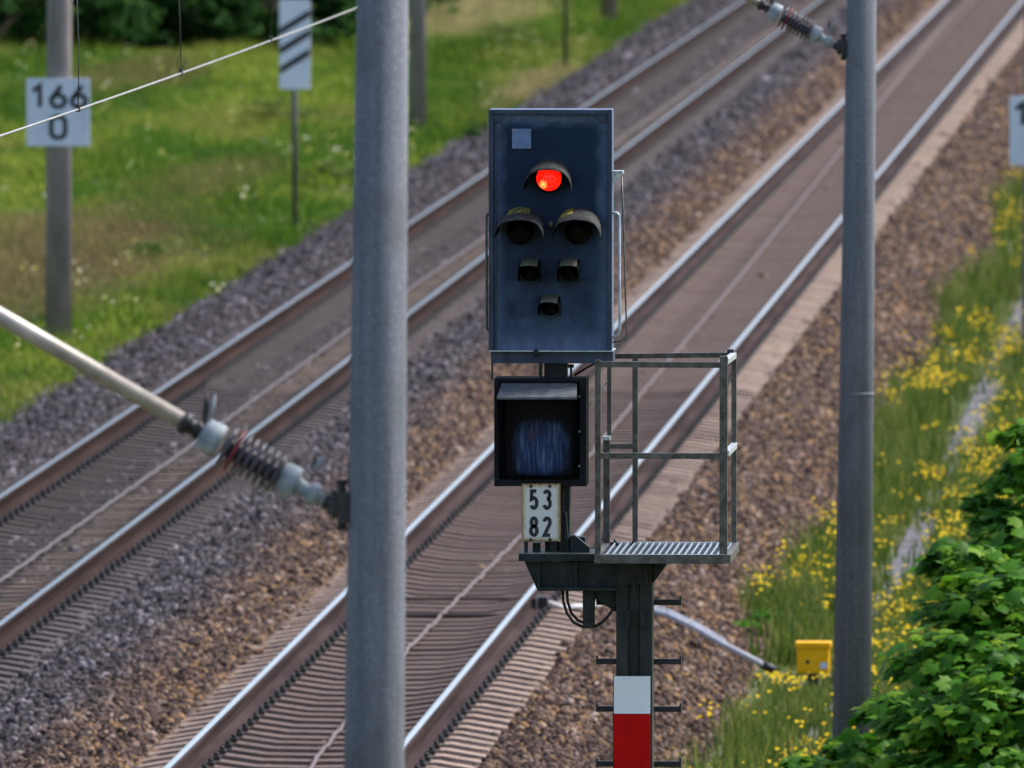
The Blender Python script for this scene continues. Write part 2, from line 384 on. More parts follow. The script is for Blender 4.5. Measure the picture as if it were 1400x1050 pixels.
# loose stones lying on the bed: one 'stuff' object, instanced on points
def stones():
    pts, scl = [], []
    def zone(x0, x1, dens, drop=0, cribs=False):
        for ya, yb, k, s in ((108, 175, 1.0, 1.0), (175, 240, .65, 1.2), (240, 380, .33, 1.5)):
            n = int((x1 - x0) * (yb - ya) * dens * k)
            x = rng.uniform(x0, x1, n); y = rng.uniform(ya, yb, n)
            if cribs:
                d = np.abs((y / .6) - np.round(y / .6)) * .6; keep = d > .15; x, y = x[keep], y[keep]
            z = np.interp(x, bx, bz) - drop + rng.uniform(-.012, .012, len(x))
            a = np.stack([x, y, z], 1); px, py = project(a)
            keep = (px > -130) & (px < 1530) & (py > -60) & (py < 1150)
            a = a[keep]; pts.append(a); scl.append(np.full(len(a), s))
    zone(-14.5, -12.83, 330); zone(-10.31, -8.83, 360); zone(-6.34, -4.95, 330)
    zone(-12.83, -10.31, 170, .005, False); zone(-8.83, -6.34, 60, .012, True)
    a = np.concatenate(pts); s = np.concatenate(scl); n = len(a)
    me = bpy.data.meshes.new('ballast_stones'); me.vertices.add(n)
    me.vertices.foreach_set('co', a.astype(np.float32).ravel())
    base = rng.lognormal(0, .3, n) * s * .023
    sv = np.stack([base * rng.uniform(.75, 1.5, n), base * rng.uniform(.75, 1.5, n), base * rng.uniform(.55, 1.05, n)], 1)
    for nm, arr in (('stone_scale', sv), ('stone_rot', rng.uniform(-3.14, 3.14, (n, 3)))):
        at = me.attributes.new(nm, 'FLOAT_VECTOR', 'POINT'); at.data.foreach_set('vector', arr.astype(np.float32).ravel())
    me.materials.append(M['stone'])
    o = bpy.data.objects.new('ballast_stones', me); col.objects.link(o)
    ng = bpy.data.node_groups.new('scatter_stones', 'GeometryNodeTree')
    ng.interface.new_socket('Geometry', in_out='INPUT', socket_type='NodeSocketGeometry')
    ng.interface.new_socket('Geometry', in_out='OUTPUT', socket_type='NodeSocketGeometry')
    nn = ng.nodes; gi = nn.new('NodeGroupInput'); go = nn.new('NodeGroupOutput')
    ico = nn.new('GeometryNodeMeshIcoSphere'); ico.inputs['Radius'].default_value = 1; ico.inputs['Subdivisions'].default_value = 1
    sm = nn.new('GeometryNodeSetMaterial'); sm.inputs['Material'].default_value = M['stone']
    iop = nn.new('GeometryNodeInstanceOnPoints')
    m2p = nn.new('GeometryNodeMeshToPoints')
    ns = nn.new('GeometryNodeInputNamedAttribute'); ns.data_type = 'FLOAT_VECTOR'; ns.inputs['Name'].default_value = 'stone_scale'
    nr = nn.new('GeometryNodeInputNamedAttribute'); nr.data_type = 'FLOAT_VECTOR'; nr.inputs['Name'].default_value = 'stone_rot'
    e2r = nn.new('FunctionNodeEulerToRotation')
    L = ng.links.new
    L(gi.outputs[0], m2p.inputs['Mesh']); L(m2p.outputs[0], iop.inputs['Points']); L(ico.outputs['Mesh'], sm.inputs['Geometry'])
    L(sm.outputs[0], iop.inputs['Instance']); L(ns.outputs['Attribute'], iop.inputs['Scale'])
    L(nr.outputs['Attribute'], e2r.inputs[0]); L(e2r.outputs[0], iop.inputs['Rotation'])
    L(iop.outputs[0], go.inputs[0])
    md = o.modifiers.new('scatter', 'NODES'); md.node_group = ng
    tag(o, 'loose grey and brown track ballast stones around the sleepers', 'ballast', kind='stuff')
    print('stones', n)
stones()

# ------------------------------------------------------------------ tracks
PROF = [(-.075, -.172), (-.075, -.161), (-.03, -.143), (-.009, -.13), (-.0085, -.06), (-.012, -.051), (-.036, -.038), (-.037, -.014), (-.033, -.0055), (-.024, -.0018),
        (-.012, 0), (.012, 0), (.024, -.0018), (.033, -.0055), (.037, -.014), (.036, -.038), (.012, -.051), (.0085, -.06), (.009, -.13), (.03, -.143), (.075, -.161), (.075, -.172)]
def track(name, xc, label, head, rust, slm, zdrop):
    root = empty(name, (xc, 100, -.4), label, 'railway track')
    for s in (-1, 1):
        m = MB(); xr = xc + s * GA / 2; n = len(PROF); ys = list(range(30, 931, 50))
        vs = [(xr + a, y, b) for y in ys for a, b in PROF]
        for j in range(len(ys) - 1):
            for i in range(n):
                top = 9 <= i <= 11
                m.add([], []); 
                m.f.append([j*n+i, (j+1)*n+i, (j+1)*n+(i+1) % n, j*n+(i+1) % n]); m.m.append(1 if top else 0); m.sm.append(top)
        m.v = [Vector(v) for v in vs]
        m.build('rail', [rust, head], root)
    # one concrete sleeper with a waisted top and its rail fastenings
    px = [-1.3, -1.22, -.95, -.62, -.35, 0, .35, .62, .95, 1.22, 1.3]
    pz = [-.255, -.228, -.182, -.181, -.219, -.225, -.219, -.181, -.182, -.228, -.255]
    m = MB(); rows = []
    for hw, dz in ((.15, -.2), (.11, 0), (-.11, 0), (-.15, -.2)):
        rows.append([(x, hw, z + dz) for x, z in zip(px, pz)])
    k = len(px)
    m.add([v for r in rows for v in r], [[r*k+i, r*k+i+1, (r+1)*k+i+1, (r+1)*k+i] for r in range(3) for i in range(k-1)])
    m.add([rows[r][0] for r in range(4)] + [rows[r][-1] for r in range(4)], [[0, 1, 2, 3], [7, 6, 5, 4]])
    for s in (-1, 1):
        for t in (-1, 1):
            xx = s * GA / 2 + t * .115
            m.box((xx - .03, -.07, -.182), (xx + .03, .07, -.15), 1)
            m.cyl((xx, 0, -.15), (xx, 0, -.125), .018, n=6, mi=1)
    first = None; yi = 0
    ys = [round(108 / .6) * .6 + .6 * i for i in range(600)]
    near = [y for y in ys if y > 113.5][:100]
    for y in near:
        if first is None:
            o = m.build('sleeper', [slm, M['iron']]); first = o
        else:
            o = first.copy(); col.objects.link(o)
        o.parent = root
        o.location = (0, y - 100, .4 - zdrop + random.uniform(-.003, .003))
        o.rotation_euler = (0, 0, random.uniform(-.006, .006))
    far = [y for y in ys if y > near[-1] + .3]
    v0 = np.array([tuple(v) for v in m.v]); nv = len(v0)
    v = np.concatenate([v0 + np.array([0, y - near[-1] - .6, 0]) for y in far])
    ff = []
    for kk in sorted({len(f) for f in m.f}):
        f0 = np.array([f for f in m.f if len(f) == kk])
        ff.append(np.concatenate([f0 + i * nv for i in range(len(far))]))
    mi = np.concatenate([np.tile([mm for f, mm in zip(m.f, m.m) if len(f) == kk], len(far)) for kk in sorted({len(f) for f in m.f})])
    o = npmesh('sleepers', v, ff, [slm, M['iron']], mi=mi)
    o.parent = root; o.location = (0, near[-1] + .6 - 100, .4 - zdrop)
    o['kind'] = 'stuff'
    return root
tr = track('railway_track', XR, 'right railway track with bright shiny rails on brown concrete sleepers, passing behind the red signal', M['head_r'], M['rust_r'], M['sleeper_r'], 0)
tl = track('railway_track', XL, 'left railway track with dull rust-sided rails on dark grey sleepers, beside the grass bank', M['head_l'], M['rust_l'], M['sleeper_l'], 0)

# cables lying along the middle of each track
def track_cable(px_pts, z, r, mat, label, wob):
    pts = [G(x, y, z) for x, y in px_pts]
    pts.sort(key=lambda p: p.y)
    ps = []
    y = pts[0].y
    while y < pts[-1].y:
        for a, b in zip(pts, pts[1:]):
            if a.y <= y <= b.y:
                t = (y - a.y) / (b.y - a.y); break
        ps.append((a.x + (b.x - a.x) * t + wob * (math.sin(y * 3.1) + .6 * math.sin(y * 7.7 + 1)), y, z + .004 * math.sin(y * 5)))
        y += .2
    c = MB().tube(ps, r, 6).build('track_cable', mat)
    tag(c, label, 'cable', 'cables along the track centres')
track_cable([(400, 1095), (430, 1040), (470, 990), (555, 890), (720, 725), (1010, 380), (1300, 20)], -.2, .018, M['cable_pale'],
            'pale wavy cable lying along the middle of the right track', .006)
track_cable([(-60, 835), (0, 795), (80, 738), (250, 618), (480, 450), (670, 320), (860, 182), (1060, 40)], -.2, .018, M['cable_grey'],
            'grey cable lying along the middle of the left track', .005)

# ------------------------------------------------------------------ signal
root = empty('railway_signal', (P(868, 1000, YS).x, YS, ZF), 'tall signal with dark blue screen, one red light, plate 53 82 and railed platform', 'signal')

def paint_screen():
    m, nt, b = new_mat('sky_tinted_signal_paint')  # black screen; the sky's blue reflection is put into the base colour
    c0, c1 = P(676, 478, YS), P(829, 160, YS)
    g = nt.nodes.new('ShaderNodeNewGeometry'); sx = nt.nodes.new('ShaderNodeSeparateXYZ'); nt.links.new(g.outputs['Position'], sx.inputs[0])
    ex = mathn(nt, 'MINIMUM', mathn(nt, 'SUBTRACT', sx.outputs['X'], c0.x), mathn(nt, 'SUBTRACT', c1.x, sx.outputs['X']))
    ez = mathn(nt, 'SUBTRACT', sx.outputs['Z'], c0.z)
    et = mathn(nt, 'SUBTRACT', c1.z, sx.outputs['Z'])
    e = mathn(nt, 'MINIMUM', mathn(nt, 'MINIMUM', ex, mathn(nt, 'MULTIPLY', ez, .5)), et)
    nz = noise(nt, pos(nt), 7, 5); nz2 = noise(nt, pos(nt, (1, 1, .5)), 26, 5)
    wob = mathn(nt, 'ADD', e, mathn(nt, 'MULTIPLY', mathn(nt, 'SUBTRACT', nz, .5), .12))
    edge = smooth(nt, wob, -.01, .075, 1, 0)
    base = ramp(nt, nz, [(.25, (.0015, .011, .036)), (.5, (.002, .017, .054)), (.8, (.01, .036, .085))])
    c = mixc(nt, mathn(nt, 'MULTIPLY', edge, smooth(nt, nz2, .15, .85, .3, .85)), base, (.15, .21, .34))
    low = smooth(nt, ez, 0., .8, .7, 0)
    c = mixc(nt, mathn(nt, 'MULTIPLY', low, smooth(nt, nz, .25, .85, .1, .8)), c, (.12, .18, .31))
    nt.links.new(c, b.inputs['Base Color']); b.inputs['Roughness'].default_value = .48; b.inputs['Specular IOR Level'].default_value = .25
    bump(nt, b, nz2, .06, .004)
    return m
M['screen'] = paint_screen()
M['frame_blue'] = simple('sky_tinted_frame_paint', (.012, .024, .055), (.035, .06, .115), 12, .45, stretch=(1, 1, .3))  # same sky reflection put into the frame colour as blue
M['plate_blue'] = simple('pale_blue_plate', (.1, .18, .36), (.15, .24, .43), 20, .4)
M['hood'] = simple('weathered_hood', (.014, .016, .016), (.05, .053, .055), 30, .7, spec=.2)
M['hood_top'] = simple('olive_grey_hood', (.05, .055, .035), (.13, .13, .09), 40, .7)
M['black_rim'] = simple('black_blue_rim', (.003, .004, .007), (.009, .011, .017), 14, .5, spec=.2)
M['lichen'] = simple('yellow_lichen', (.04, .042, .03), (.3, .27, .02), 45, .8, lo=.42, hi=.6)
M['lens_dark'] = simple('dark_lens', (.0006, .0007, .001), (.0014, .0015, .002), 30, .4, spec=.12)

# signal head
head = MB()
head.pbox(668, 150, 836, 480, YS + .02, YS + .3)
head = head.build('signal_head', M['screen'], root, .004)
fr = MB()
fr.pbox(668, 150, 674.5, 480, YS - .005, YS + .018); fr.pbox(830, 150, 836.5, 480, YS - .005, YS + .018)
fr.pbox(674.6, 150, 829.9, 156.5, YS - .005, YS + .018)
fr.pprism([(674.6, 156.6), (690, 156.6), (690, 160), (683, 167), (674.6, 167)], YS + .001, YS + .0185)
fr.pprism([(829.9, 156.6), (829.9, 167), (822, 167), (815, 160), (815, 156.6)], YS + .001, YS + .0185)
fr.pbox(676.5, 169, 679, 478, YS + .006, YS + .0185)
fr.build('rim', M['frame_blue'], head, .002)
# worn scallops left of old paint under the top edge
sc_ = MB()
for cx, rx, ry in ((752, 21, 10), (793, 20, 11)):
    pts = [(cx + rx * math.cos(R(a)), 157 + ry * -math.sin(R(a))) for a in range(180, 361, 15)]
    sc_.pprism(pts, YS + .0165, YS + .0195)
sc_.build('worn_patch', simple('worn_screen_paint', (.03, .055, .11), (.075, .1, .16), 20, .5), head)
dp = MB(); dp.pbox(700, 176, 726, 203.5, YS + .008, YS + .0195); dp = dp.build('data_plate', M['plate_blue'], head, .002)
bs = MB()
for x, y in ((701.5, 178.5), (724.5, 178.5), (702.5, 201), (724, 201)):
    a = P(x, y, YS); bs.cyl((a.x, YS - .006, a.z), (a.x, YS + .012, a.z), .007, n=8)
bs.build('screw', M['bolt'], dp)
lg = MB(); lg.pbox(671, 481.5, 838, 497, YS + .03, YS + .3); lg.build('ledge_box', M['frame_blue'], head)
lg = MB(); lg.pbox(669, 479.2, 838.5, 481, YS - .012, YS + .31); lg.build('ledge', M['zinc_light'], head)
kn = MB(); a = P(733, 482.5, YS); kn.lathe((a.x, YS - .03, a.z), (a.x, YS + .06, a.z), [(0, .012), (.3, .02), (1, .02)], 12); kn.build('knob', M['steel_paint'], head)

def lens(cx, cy, r, depth, mat, name='lens'):
    a = P(cx, cy, YS); rr = r * YS / F
    m = MB().lathe((a.x, YS - depth, a.z), (a.x, YS + .03, a.z), [(0, rr * .9), (.12, rr), (1, rr)], 28)
    h = m.build('lens_housing', M['black'], head)
    g = MB(); n = 28; rings = [(0, .86), (-.012, .7), (-.02, .4), (-.023, .02)]
    vs = [(a.x + rr * q * math.cos(2*math.pi*k/n), YS - depth + .004 + d - .006, a.z + rr * q * math.sin(2*math.pi*k/n)) for d, q in rings for k in range(n)]
    g.add(vs, [[i*n+k, i*n+(k+1) % n, (i+1)*n+(k+1) % n, (i+1)*n+k] for i in range(3) for k in range(n)], 0, True)
    g.add(vs[-n:], [list(range(n))])
    return g.build(name, mat, h)
def red_mat():
    m, nt, b = new_mat('lit_red_lens')
    c = P(744, 251, YS)
    v = nt.nodes.new('ShaderNodeVectorMath'); v.operation = 'DISTANCE'; v.inputs[1].default_value = (c.x, YS - .09, c.z)
    g = nt.nodes.new('ShaderNodeNewGeometry'); nt.links.new(g.outputs['Position'], v.inputs[0])
    nz = noise(nt, pos(nt), 60, 3)
    d = mathn(nt, 'ADD', v.outputs['Value'], mathn(nt, 'MULTIPLY', mathn(nt, 'SUBTRACT', nz, .5), .03))
    f = smooth(nt, d, .003, .03, 1, 0)
    col_ = mixc(nt, f, ramp(nt, nz, [(.35, (.72, .0, .0)), (.6, (1, .012, .004)), (.8, (1, .05, .02))]), (1, .38, .08))
    b.inputs['Base Color'].default_value = (.25, .002, .002, 1); b.inputs['Roughness'].default_value = .15
    nt.links.new(col_, b.inputs['Emission Color']); b.inputs['Emission Strength'].default_value = 1.3
    return m
M['red_lit'] = red_mat()
lens(751.5, 243, 20, .08, M['red_lit'])
for x, y, r in ((712, 316, 18), (791, 316, 18)): lens(x, y, r, .08, M['lens_dark'])
for x, y in ((725.5, 371), (779.5, 371), (752.5, 418)): lens(x, y, 13, .05, M['lens_dark'])
def hood(cx, ytop, ybot, hw, drop, depth, flare, edge):
    """eyebrow visor: an arched shell leaving the screen and dipping to the front"""
    m = MB(); n = 16; th = .006
    rows = []
    for t in (0, .5, 1):
        y = YS + .02 - t * depth
        for e in (0, 1):
            pts = []
            for i in range(n + 1):
                a = math.pi * i / n; u = math.cos(math.pi - a)
                w = hw * (.93 + .07 * t)
                z = math.sin(a) ** (.75) if math.sin(a) > 1e-6 else 0
                yt = ytop + drop * t
                yb = ybot - (1 - abs(u)) * 0
                py = yb - (yb - yt) * z + (flare * max(0, abs(u) - .75) / .25 * t)
                q = P(cx + u * w, py, YS); pts.append(Vector((q.x, y, q.z - e * th * (1 if i not in (0, n) else .2))))
            rows.append(pts)
    vs = [p for r in rows for p in r]; k = n + 1
    def strip(a, b, mi): m.add([], []); [(m.f.append([a*k+i, a*k+i+1, b*k+i+1, b*k+i]), m.m.append(mi(i)), m.sm.append(True)) for i in range(n)]
    m.v = vs
    lich = lambda i: 1 if (edge == 1 and 5 <= i <= 9) or (edge == 2 and 2 <= i <= 6) or (edge == 3 and 1 <= i <= 3) else 0
    strip(0, 2, lambda i: lich(i) if edge != 3 else 0); strip(2, 4, lambda i: 1 if edge == 3 and i <= 2 else 0); strip(3, 1, lambda i: 2); strip(5, 3, lambda i: 2); strip(4, 5, lambda i: 0)
    m.build('hood', [M['hood'], M['lichen'], M['black']], head)
hood(751, 217, 255, 33, 12, .24, 5, 3)
hood(713, 283, 317, 33.5, 14, .32, 6, 1)
hood(791, 283, 317, 33.5, 14, .32, 6, 2)
def small_hood(cx, y0, y1, hw):
    m = MB(); yb, yf = YS + .02, YS - .2
    def row(y, top, bot, w):
        xs = [-w, -w * .97, -w * .8, -w * .4, 0, w * .4, w * .8, w * .97, w]; zs = [bot, top + 5, top + 1.5, top + .3, top, top + .3, top + 1.5, top + 5, bot]
        return [Vector((P(cx + a, b, YS).x, y, P(cx + a, b, YS).z)) for a, b in zip(xs, zs)]
    a, b = row(yb, y0, y1 + 3, hw), row(yf, y0 + 9, y1 - 2, hw)
    a2, b2 = [v - Vector((0, 0, .006)) for v in a], [v - Vector((0, 0, .006)) for v in b]
    k = 9
    m.add(a + b + a2 + b2, [[i, k+i, k+i+1, i+1] for i in range(k-1)], 0, True)
    o = len(m.v) - 4 * k
    for i in range(k - 1):
        m.f.append([o+2*k+i, o+2*k+i+1, o+3*k+i+1, o+3*k+i]); m.m.append(1); m.sm.append(True)
        m.f.append([o+k+i, o+3*k+i, o+3*k+i+1, o+k+i+1]); m.m.append(1); m.sm.append(False)
    for fi in (0, 1, 6, 7): m.m[fi] = 1  # front edge and outer sides coloured black as shade below the lit top
    m.build('hood', [M['hood_top'], M['black']], head)
small_hood(725, 352, 381, 14.5); small_hood(778.5, 352, 381, 14.5); small_hood(752, 402, 427, 14.5)
kb = MB(); a = P(753, 307, YS); kb.lathe((a.x, YS - .03, a.z), (a.x, YS + .03, a.z), [(0, .01), (.3, .018), (1, .018)], 12); kb.build('knob', M['hood_top'], head)
# grab handles and hanging cable at the sides
def ptube(m, pts, r, n=8): return m.tube([P(x, y, yy) for x, y, yy in pts], r, n)
h = MB(); ptube(h, [(670, 293, YS + .15), (666, 293.5, YS + .12), (665, 297, YS + .12), (665.5, 447, YS + .12), (666.5, 451, YS + .12), (671, 452, YS + .15)], .007); h.build('grab_handle', M['zinc'], head)
h = MB(); ptube(h, [(835, 291, YS + .15), (843, 291, YS + .12), (846.5, 294, YS + .12), (847.5, 450, YS + .12), (845, 457, YS + .12), (836, 463, YS + .15)], .008); h.build('grab_handle', M['zinc_light'], head)
h = MB(); h.pbox(836, 233.5, 852, 235.5, YS + .1, YS + .2); h.pbox(841, 237, 847, 246, YS + .1, YS + .13); h.pbox(837, 241, 841, 249, YS + .1, YS + .14)
ptube(h, [(838, 247, YS + .14), (853, 235, YS + .14)], .005)
h.build('cable_bracket', M['zinc_light'], head)
h = MB(); ptube(h, [(850, 242, YS + .12), (852, 300, YS + .12), (856, 430, YS + .12), (857.5, 455, YS + .12), (856, 462, YS + .12), (850, 466.5, YS + .12), (838, 468, YS + .14)], .005); h.build('stay_wire', M['zinc'], head)

# speed indicator box below
bx_ = MB(); bx_.pbox(675.5, 517, 802, 665, YS + .02, YS + .28); box = bx_.build('indicator_box', M['black'], root, .004)
r_ = MB()
for q in ((675.5, 517, 683, 665), (792, 517, 802, 665), (683.1, 517, 791.9, 522), (683.1, 655, 791.9, 665)): r_.pbox(*q, YS + .0, YS + .018)
r_.build('rim', M['black_rim'], box, .002)
hd = MB()
def V(px, py, y): q = P(px, py, YS); return Vector((q.x, y, q.z))
ft = .012
tb = [V(686, 523, YS + .018), V(788.5, 523, YS + .018), V(791.5, 540, YS - .24), V(682.5, 540, YS - .24)]
hd.add(tb + [v - Vector((0, 0, ft)) for v in tb], [[0, 1, 2, 3], [7, 6, 5, 4], [3, 2, 6, 7], [0, 3, 7, 4], [2, 1, 5, 6], [1, 0, 4, 5]], 0)
for sgn, xb, xf in ((1, 685.5, 682.5), (-1, 788.5, 791.5)):
    A = [V(xb, 523, YS + .018), V(xf, 541, YS - .24), V(xb, 653, YS - .03), V(xb, 655, YS + .018)]
    B = [v + Vector((sgn * .02, 0, 0)) for v in A]
    hd.add(A + B, [[0, 1, 2, 3], [7, 6, 5, 4], [0, 4, 5, 1], [1, 5, 6, 2], [2, 6, 7, 3]], 1)
hd.pbox(691, 650, 783, 654.5, YS - .03, YS + .018, 1)
hd.build('visor', [simple('visor_grey', (.06, .07, .085), (.13, .145, .165), 16, .5), M['black']], box)
def display_mat():
    m, nt, b = new_mat('scuffed_dark_glass')
    c0 = P(740, 613, YS)
    g = nt.nodes.new('ShaderNodeNewGeometry'); sx = nt.nodes.new('ShaderNodeSeparateXYZ'); nt.links.new(g.outputs['Position'], sx.inputs[0])
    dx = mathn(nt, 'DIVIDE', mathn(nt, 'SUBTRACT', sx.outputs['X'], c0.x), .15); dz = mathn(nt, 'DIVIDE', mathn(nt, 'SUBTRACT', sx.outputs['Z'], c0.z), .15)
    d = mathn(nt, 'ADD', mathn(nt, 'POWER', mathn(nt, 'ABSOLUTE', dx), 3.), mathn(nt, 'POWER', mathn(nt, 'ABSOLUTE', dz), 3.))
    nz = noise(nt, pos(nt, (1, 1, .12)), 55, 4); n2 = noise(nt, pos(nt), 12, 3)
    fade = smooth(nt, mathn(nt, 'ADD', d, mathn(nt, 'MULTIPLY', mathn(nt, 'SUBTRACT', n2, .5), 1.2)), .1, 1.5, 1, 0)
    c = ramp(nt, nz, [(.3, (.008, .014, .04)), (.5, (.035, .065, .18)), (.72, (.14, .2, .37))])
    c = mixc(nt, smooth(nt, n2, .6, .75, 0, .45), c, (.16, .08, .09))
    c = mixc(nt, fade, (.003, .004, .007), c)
    nt.links.new(c, b.inputs['Base Color']); b.inputs['Roughness'].default_value = .4; b.inputs['Specular IOR Level'].default_value = .12
    return m
ds = MB(); ds.pbox(688, 541, 786, 652, YS + .012, YS + .0195); ds.build('display', display_mat(), box)
bs = MB()
for y in (542, 590, 637):
    a = P(792, y, YS); bs.cyl((a.x, YS - .006, a.z), (a.x, YS + .01, a.z), .006, n=8)
bs.build('screw', M['bolt'], box)
st = MB(); st.pbox(671.8, 497, 674, 520, YS + .05, YS + .09); st.pbox(736.5, 497, 741, 517, YS + .04, YS + .1); st.pbox(744, 497, 775, 517, YS + .1, YS + .25)
st.pbox(776, 499, 784, 503, YS + .08, YS + .16); st.pbox(779, 503, 782, 517, YS + .08, YS + .12)
st.build('head_support', M['steel_paint'], root)

# column behind the box, bracket beam and mast
cl = MB(); cl.pbox(745, 665, 779, 757, YS + .1, YS + .28); cl.pbox(764, 665, 771, 757, YS + .06, YS + .098)
cl.pprism([(771.2, 700), (774, 700), (779, 757), (771.2, 757)], YS + .05, YS + .09)
for q in ((728, 742, 738, 757), (752, 738, 762, 757), (779.2, 734, 800, 757)): cl.pbox(*q, YS + .05, YS + .16)
cl.pprism([(780, 732), (786, 732), (806, 748), (806, 757), (780, 757)], YS - .02, YS + .045)
cl.pbox(716.5, 740, 721.5, 757, YS - .02, YS + .02)
cl.build('column', M['steel_paint'], root, .003)
bm = MB()
bm.pbox(709, 757, 812, 767.5, YS - .16, YS + .3)
bm.pprism([(717, 767.6), (735, 808), (846, 808), (846, 767.6)], YS - .09, YS - .07)
bm.pprism([(717, 767.6), (735, 808), (846, 808), (846, 767.6)], YS + .2, YS + .22)
bm.pprism([(735, 803), (735, 808), (843, 808), (843, 803)], YS - .14, YS + .27)
bm.pbox(735, 768, 738, 803, YS - .14, YS - .091); bm.pbox(786, 768, 789, 803, YS - .14, YS - .091)
bm.pprism([(798, 808), (843, 808), (843, 838)], YS - .02, YS + .1)
bm.pprism([(893, 768), (914, 768), (893, 798)], YS - .1, YS + .15)
bm.pbox(796.5, 806, 812.5, 859, YS - .06, YS + .06)
bm.build('bracket_beam', M['steel_paint'], root, .003)
ms = MB(); zb = ZF - .3
def vbar(x0, x1, y0, ya, yb):
    a, b = P(x0, y0, YS), P(x1, y0, YS); ms.box((a.x, ya, zb), (b.x, yb, a.z))
vbar(843.5, 860, 768, YS - .1, YS + .12); vbar(876, 893, 768, YS - .1, YS + .12)
vbar(860.2, 875.8, 768, YS - .07, YS + .1)
ms.pbox(846, 768, 890, 800, YS - .13, YS - .102)
ms.pbox(865, 788, 868.5, 815, YS - .16, YS - .132); ms.pbox(881, 769, 885, 800, YS - .16, YS - .132)
for x in (855, 875): ms.pbox(x, 834, x + 6, 858, YS - .13, YS - .102)
mast = ms.build('mast', M['mast_paint'], root, .003)
for i, y in enumerate((822, 903, 968, 1043, 1117, 1191, 1265, 1339, 1413, 1487)):
    m = MB(); m.pbox(816, y - 2.5, 931, y + 5.5, YS + .125, YS + .16)
    m.pbox(815, y - 7, 817.5, y + 5.5, YS + .12, YS + .165); m.pbox(929, y - 7, 931.5, y + 5.5, YS + .12, YS + .165)
    m.build('rung', M['iron'], mast, .002)
mp = MB(); mp.pbox(838, 923.5, 890, 1135, YS - .118, YS - .102); mp = mp.build('mast_plate', M['steel_paint'], root)
q = MB(); q.pbox(839.3, 924.5, 889, 975.8, YS - .124, YS - .1185); q.build('white_panel', M['white_enamel'], mp)
q = MB(); q.pbox(839.3, 976.2, 889, 1082, YS - .124, YS - .1185); q.build('red_panel', M['red_enamel'], mp)
q = MB(); q.pbox(839.3, 1082.4, 889, 1134, YS - .124, YS - .1185); q.build('white_panel', M['white_enamel'], mp)
c = MB()
for off, yy in ((0, YS - .03), (6, YS + .02)):
    pts = [(769 + off, 805), (770 + off, 822), (775 + off, 838), (784 + off, 851 - off * .5), (797, 857 - off)]
    ptube(c, [(x, y, yy) for x, y in pts], .008)
pts = [(812, 857), (822, 852), (831, 843), (838, 833), (846, 826)]
ptube(c, [(x, y, YS - .03) for x, y in pts], .008)
c.build('cable_loop', M['rubber'], root)

# number plate
def plate_mat():
    m, nt, b = new_mat('rusty_edged_enamel')
    c0, c1 = P(713, 740, YS), P(766.5, 661, YS)
    g = nt.nodes.new('ShaderNodeNewGeometry'); sx = nt.nodes.new('ShaderNodeSeparateXYZ'); nt.links.new(g.outputs['Position'], sx.inputs[0])
    ex = mathn(nt, 'MINIMUM', mathn(nt, 'SUBTRACT', sx.outputs['X'], c0.x), mathn(nt, 'SUBTRACT', c1.x, sx.outputs['X']))
    ez = mathn(nt, 'MINIMUM', mathn(nt, 'SUBTRACT', sx.outputs['Z'], c0.z), mathn(nt, 'SUBTRACT', c1.z, sx.outputs['Z']))
    e = mathn(nt, 'MINIMUM', ex, ez); nz = noise(nt, pos(nt), 45, 5)
    f = mathn(nt, 'ADD', e, mathn(nt, 'MULTIPLY', mathn(nt, 'SUBTRACT', nz, .5), .028))
    c = ramp(nt, f, [(.0, (.16, .08, .025)), (.004, (.35, .22, .1)), (.014, (.6, .52, .36)), (.028, (.74, .74, .72))])
    nt.links.new(c, b.inputs['Base Color']); b.inputs['Roughness'].default_value = .4
    return m
np_ = MB(); np_.pbox(713, 661, 766.5, 740.5, YS - .02, YS - .014); npo = np_.build('number_plate', plate_mat(), root, .001)
k = YS / F
for t, yc in (('53', 683), ('82', 720)):
    m = MB(); a = P(739, yc, YS - .0225); digits(m, t, a.x, a.z, YS - .0225, 8.2 * k, 23.4 * k, 10. * k, 4.8 * k); m.build('lettering', M['ink'], npo)
bs = MB()
for x, y in ((726, 664.5), (752, 664.5), (726, 737.5), (752, 737.5)):
    a = P(x, y, YS); bs.cyl((a.x, YS - .026, a.z), (a.x, YS - .0205, a.z), .009, n=8)
bs.build('bolt', M['iron'], npo)
m = MB(); m.pbox(744, 668, 758, 735, YS - .013, YS + .098); m.build('plate_bracket', M['steel_paint'], root)

# service platform with railing
YF, YB = YS - .45, YS + .72
pl = MB()
pl.pbox(813, 758, 999, 771, YF - .03, YF)
a0, a1, b1 = P(813, 758, YF), P(999, 771, YF), P(1009, 745, YB)
zt, zl = a0.z, a1.z
pl.box((a0.x, YB, zl), (a1.x, YB + .03, zt)); pl.box((a0.x, YF + .001, zl), (a0.x + .03, YB - .001, zt)); pl.box((a1.x - .03, YF + .001, zl), (a1.x, YB - .001, zt))
plat = pl.build('platform', M['zinc'], root, .003)
m = MB(); m.box((a0.x + .031, YF + .002, zt - .022), (a1.x - .031, YB - .002, zt - .016)); m.build('bar_shade_sheet', M['bar_shade_sheet'], plat)  # added sheet, its dark blue stands in for shade between the bars
m = MB(); nb = 18
for i in range(nb + 1):
    x = a0.x + .06 + (a1.x - a0.x - .1) * i / nb; m.box((x - .0026, YF + .03, zt - .012), (x + .0026, YB - .03, zt))
m.box((a0.x + .05, YF + .012, zt - .03), (a1.x - .035, YF + .028, zt + .001)); m.box((a0.x + .05, YB - .028, zt - .03), (a1.x - .035, YB - .012, zt + .001))
m.build('grating', M['zinc_light'], plat)
tp = MB(); tp.pbox(813.5, 752, 999, 758, YB - .01, YB); tp.build('toe_board', M['zinc'], plat)
rl = root
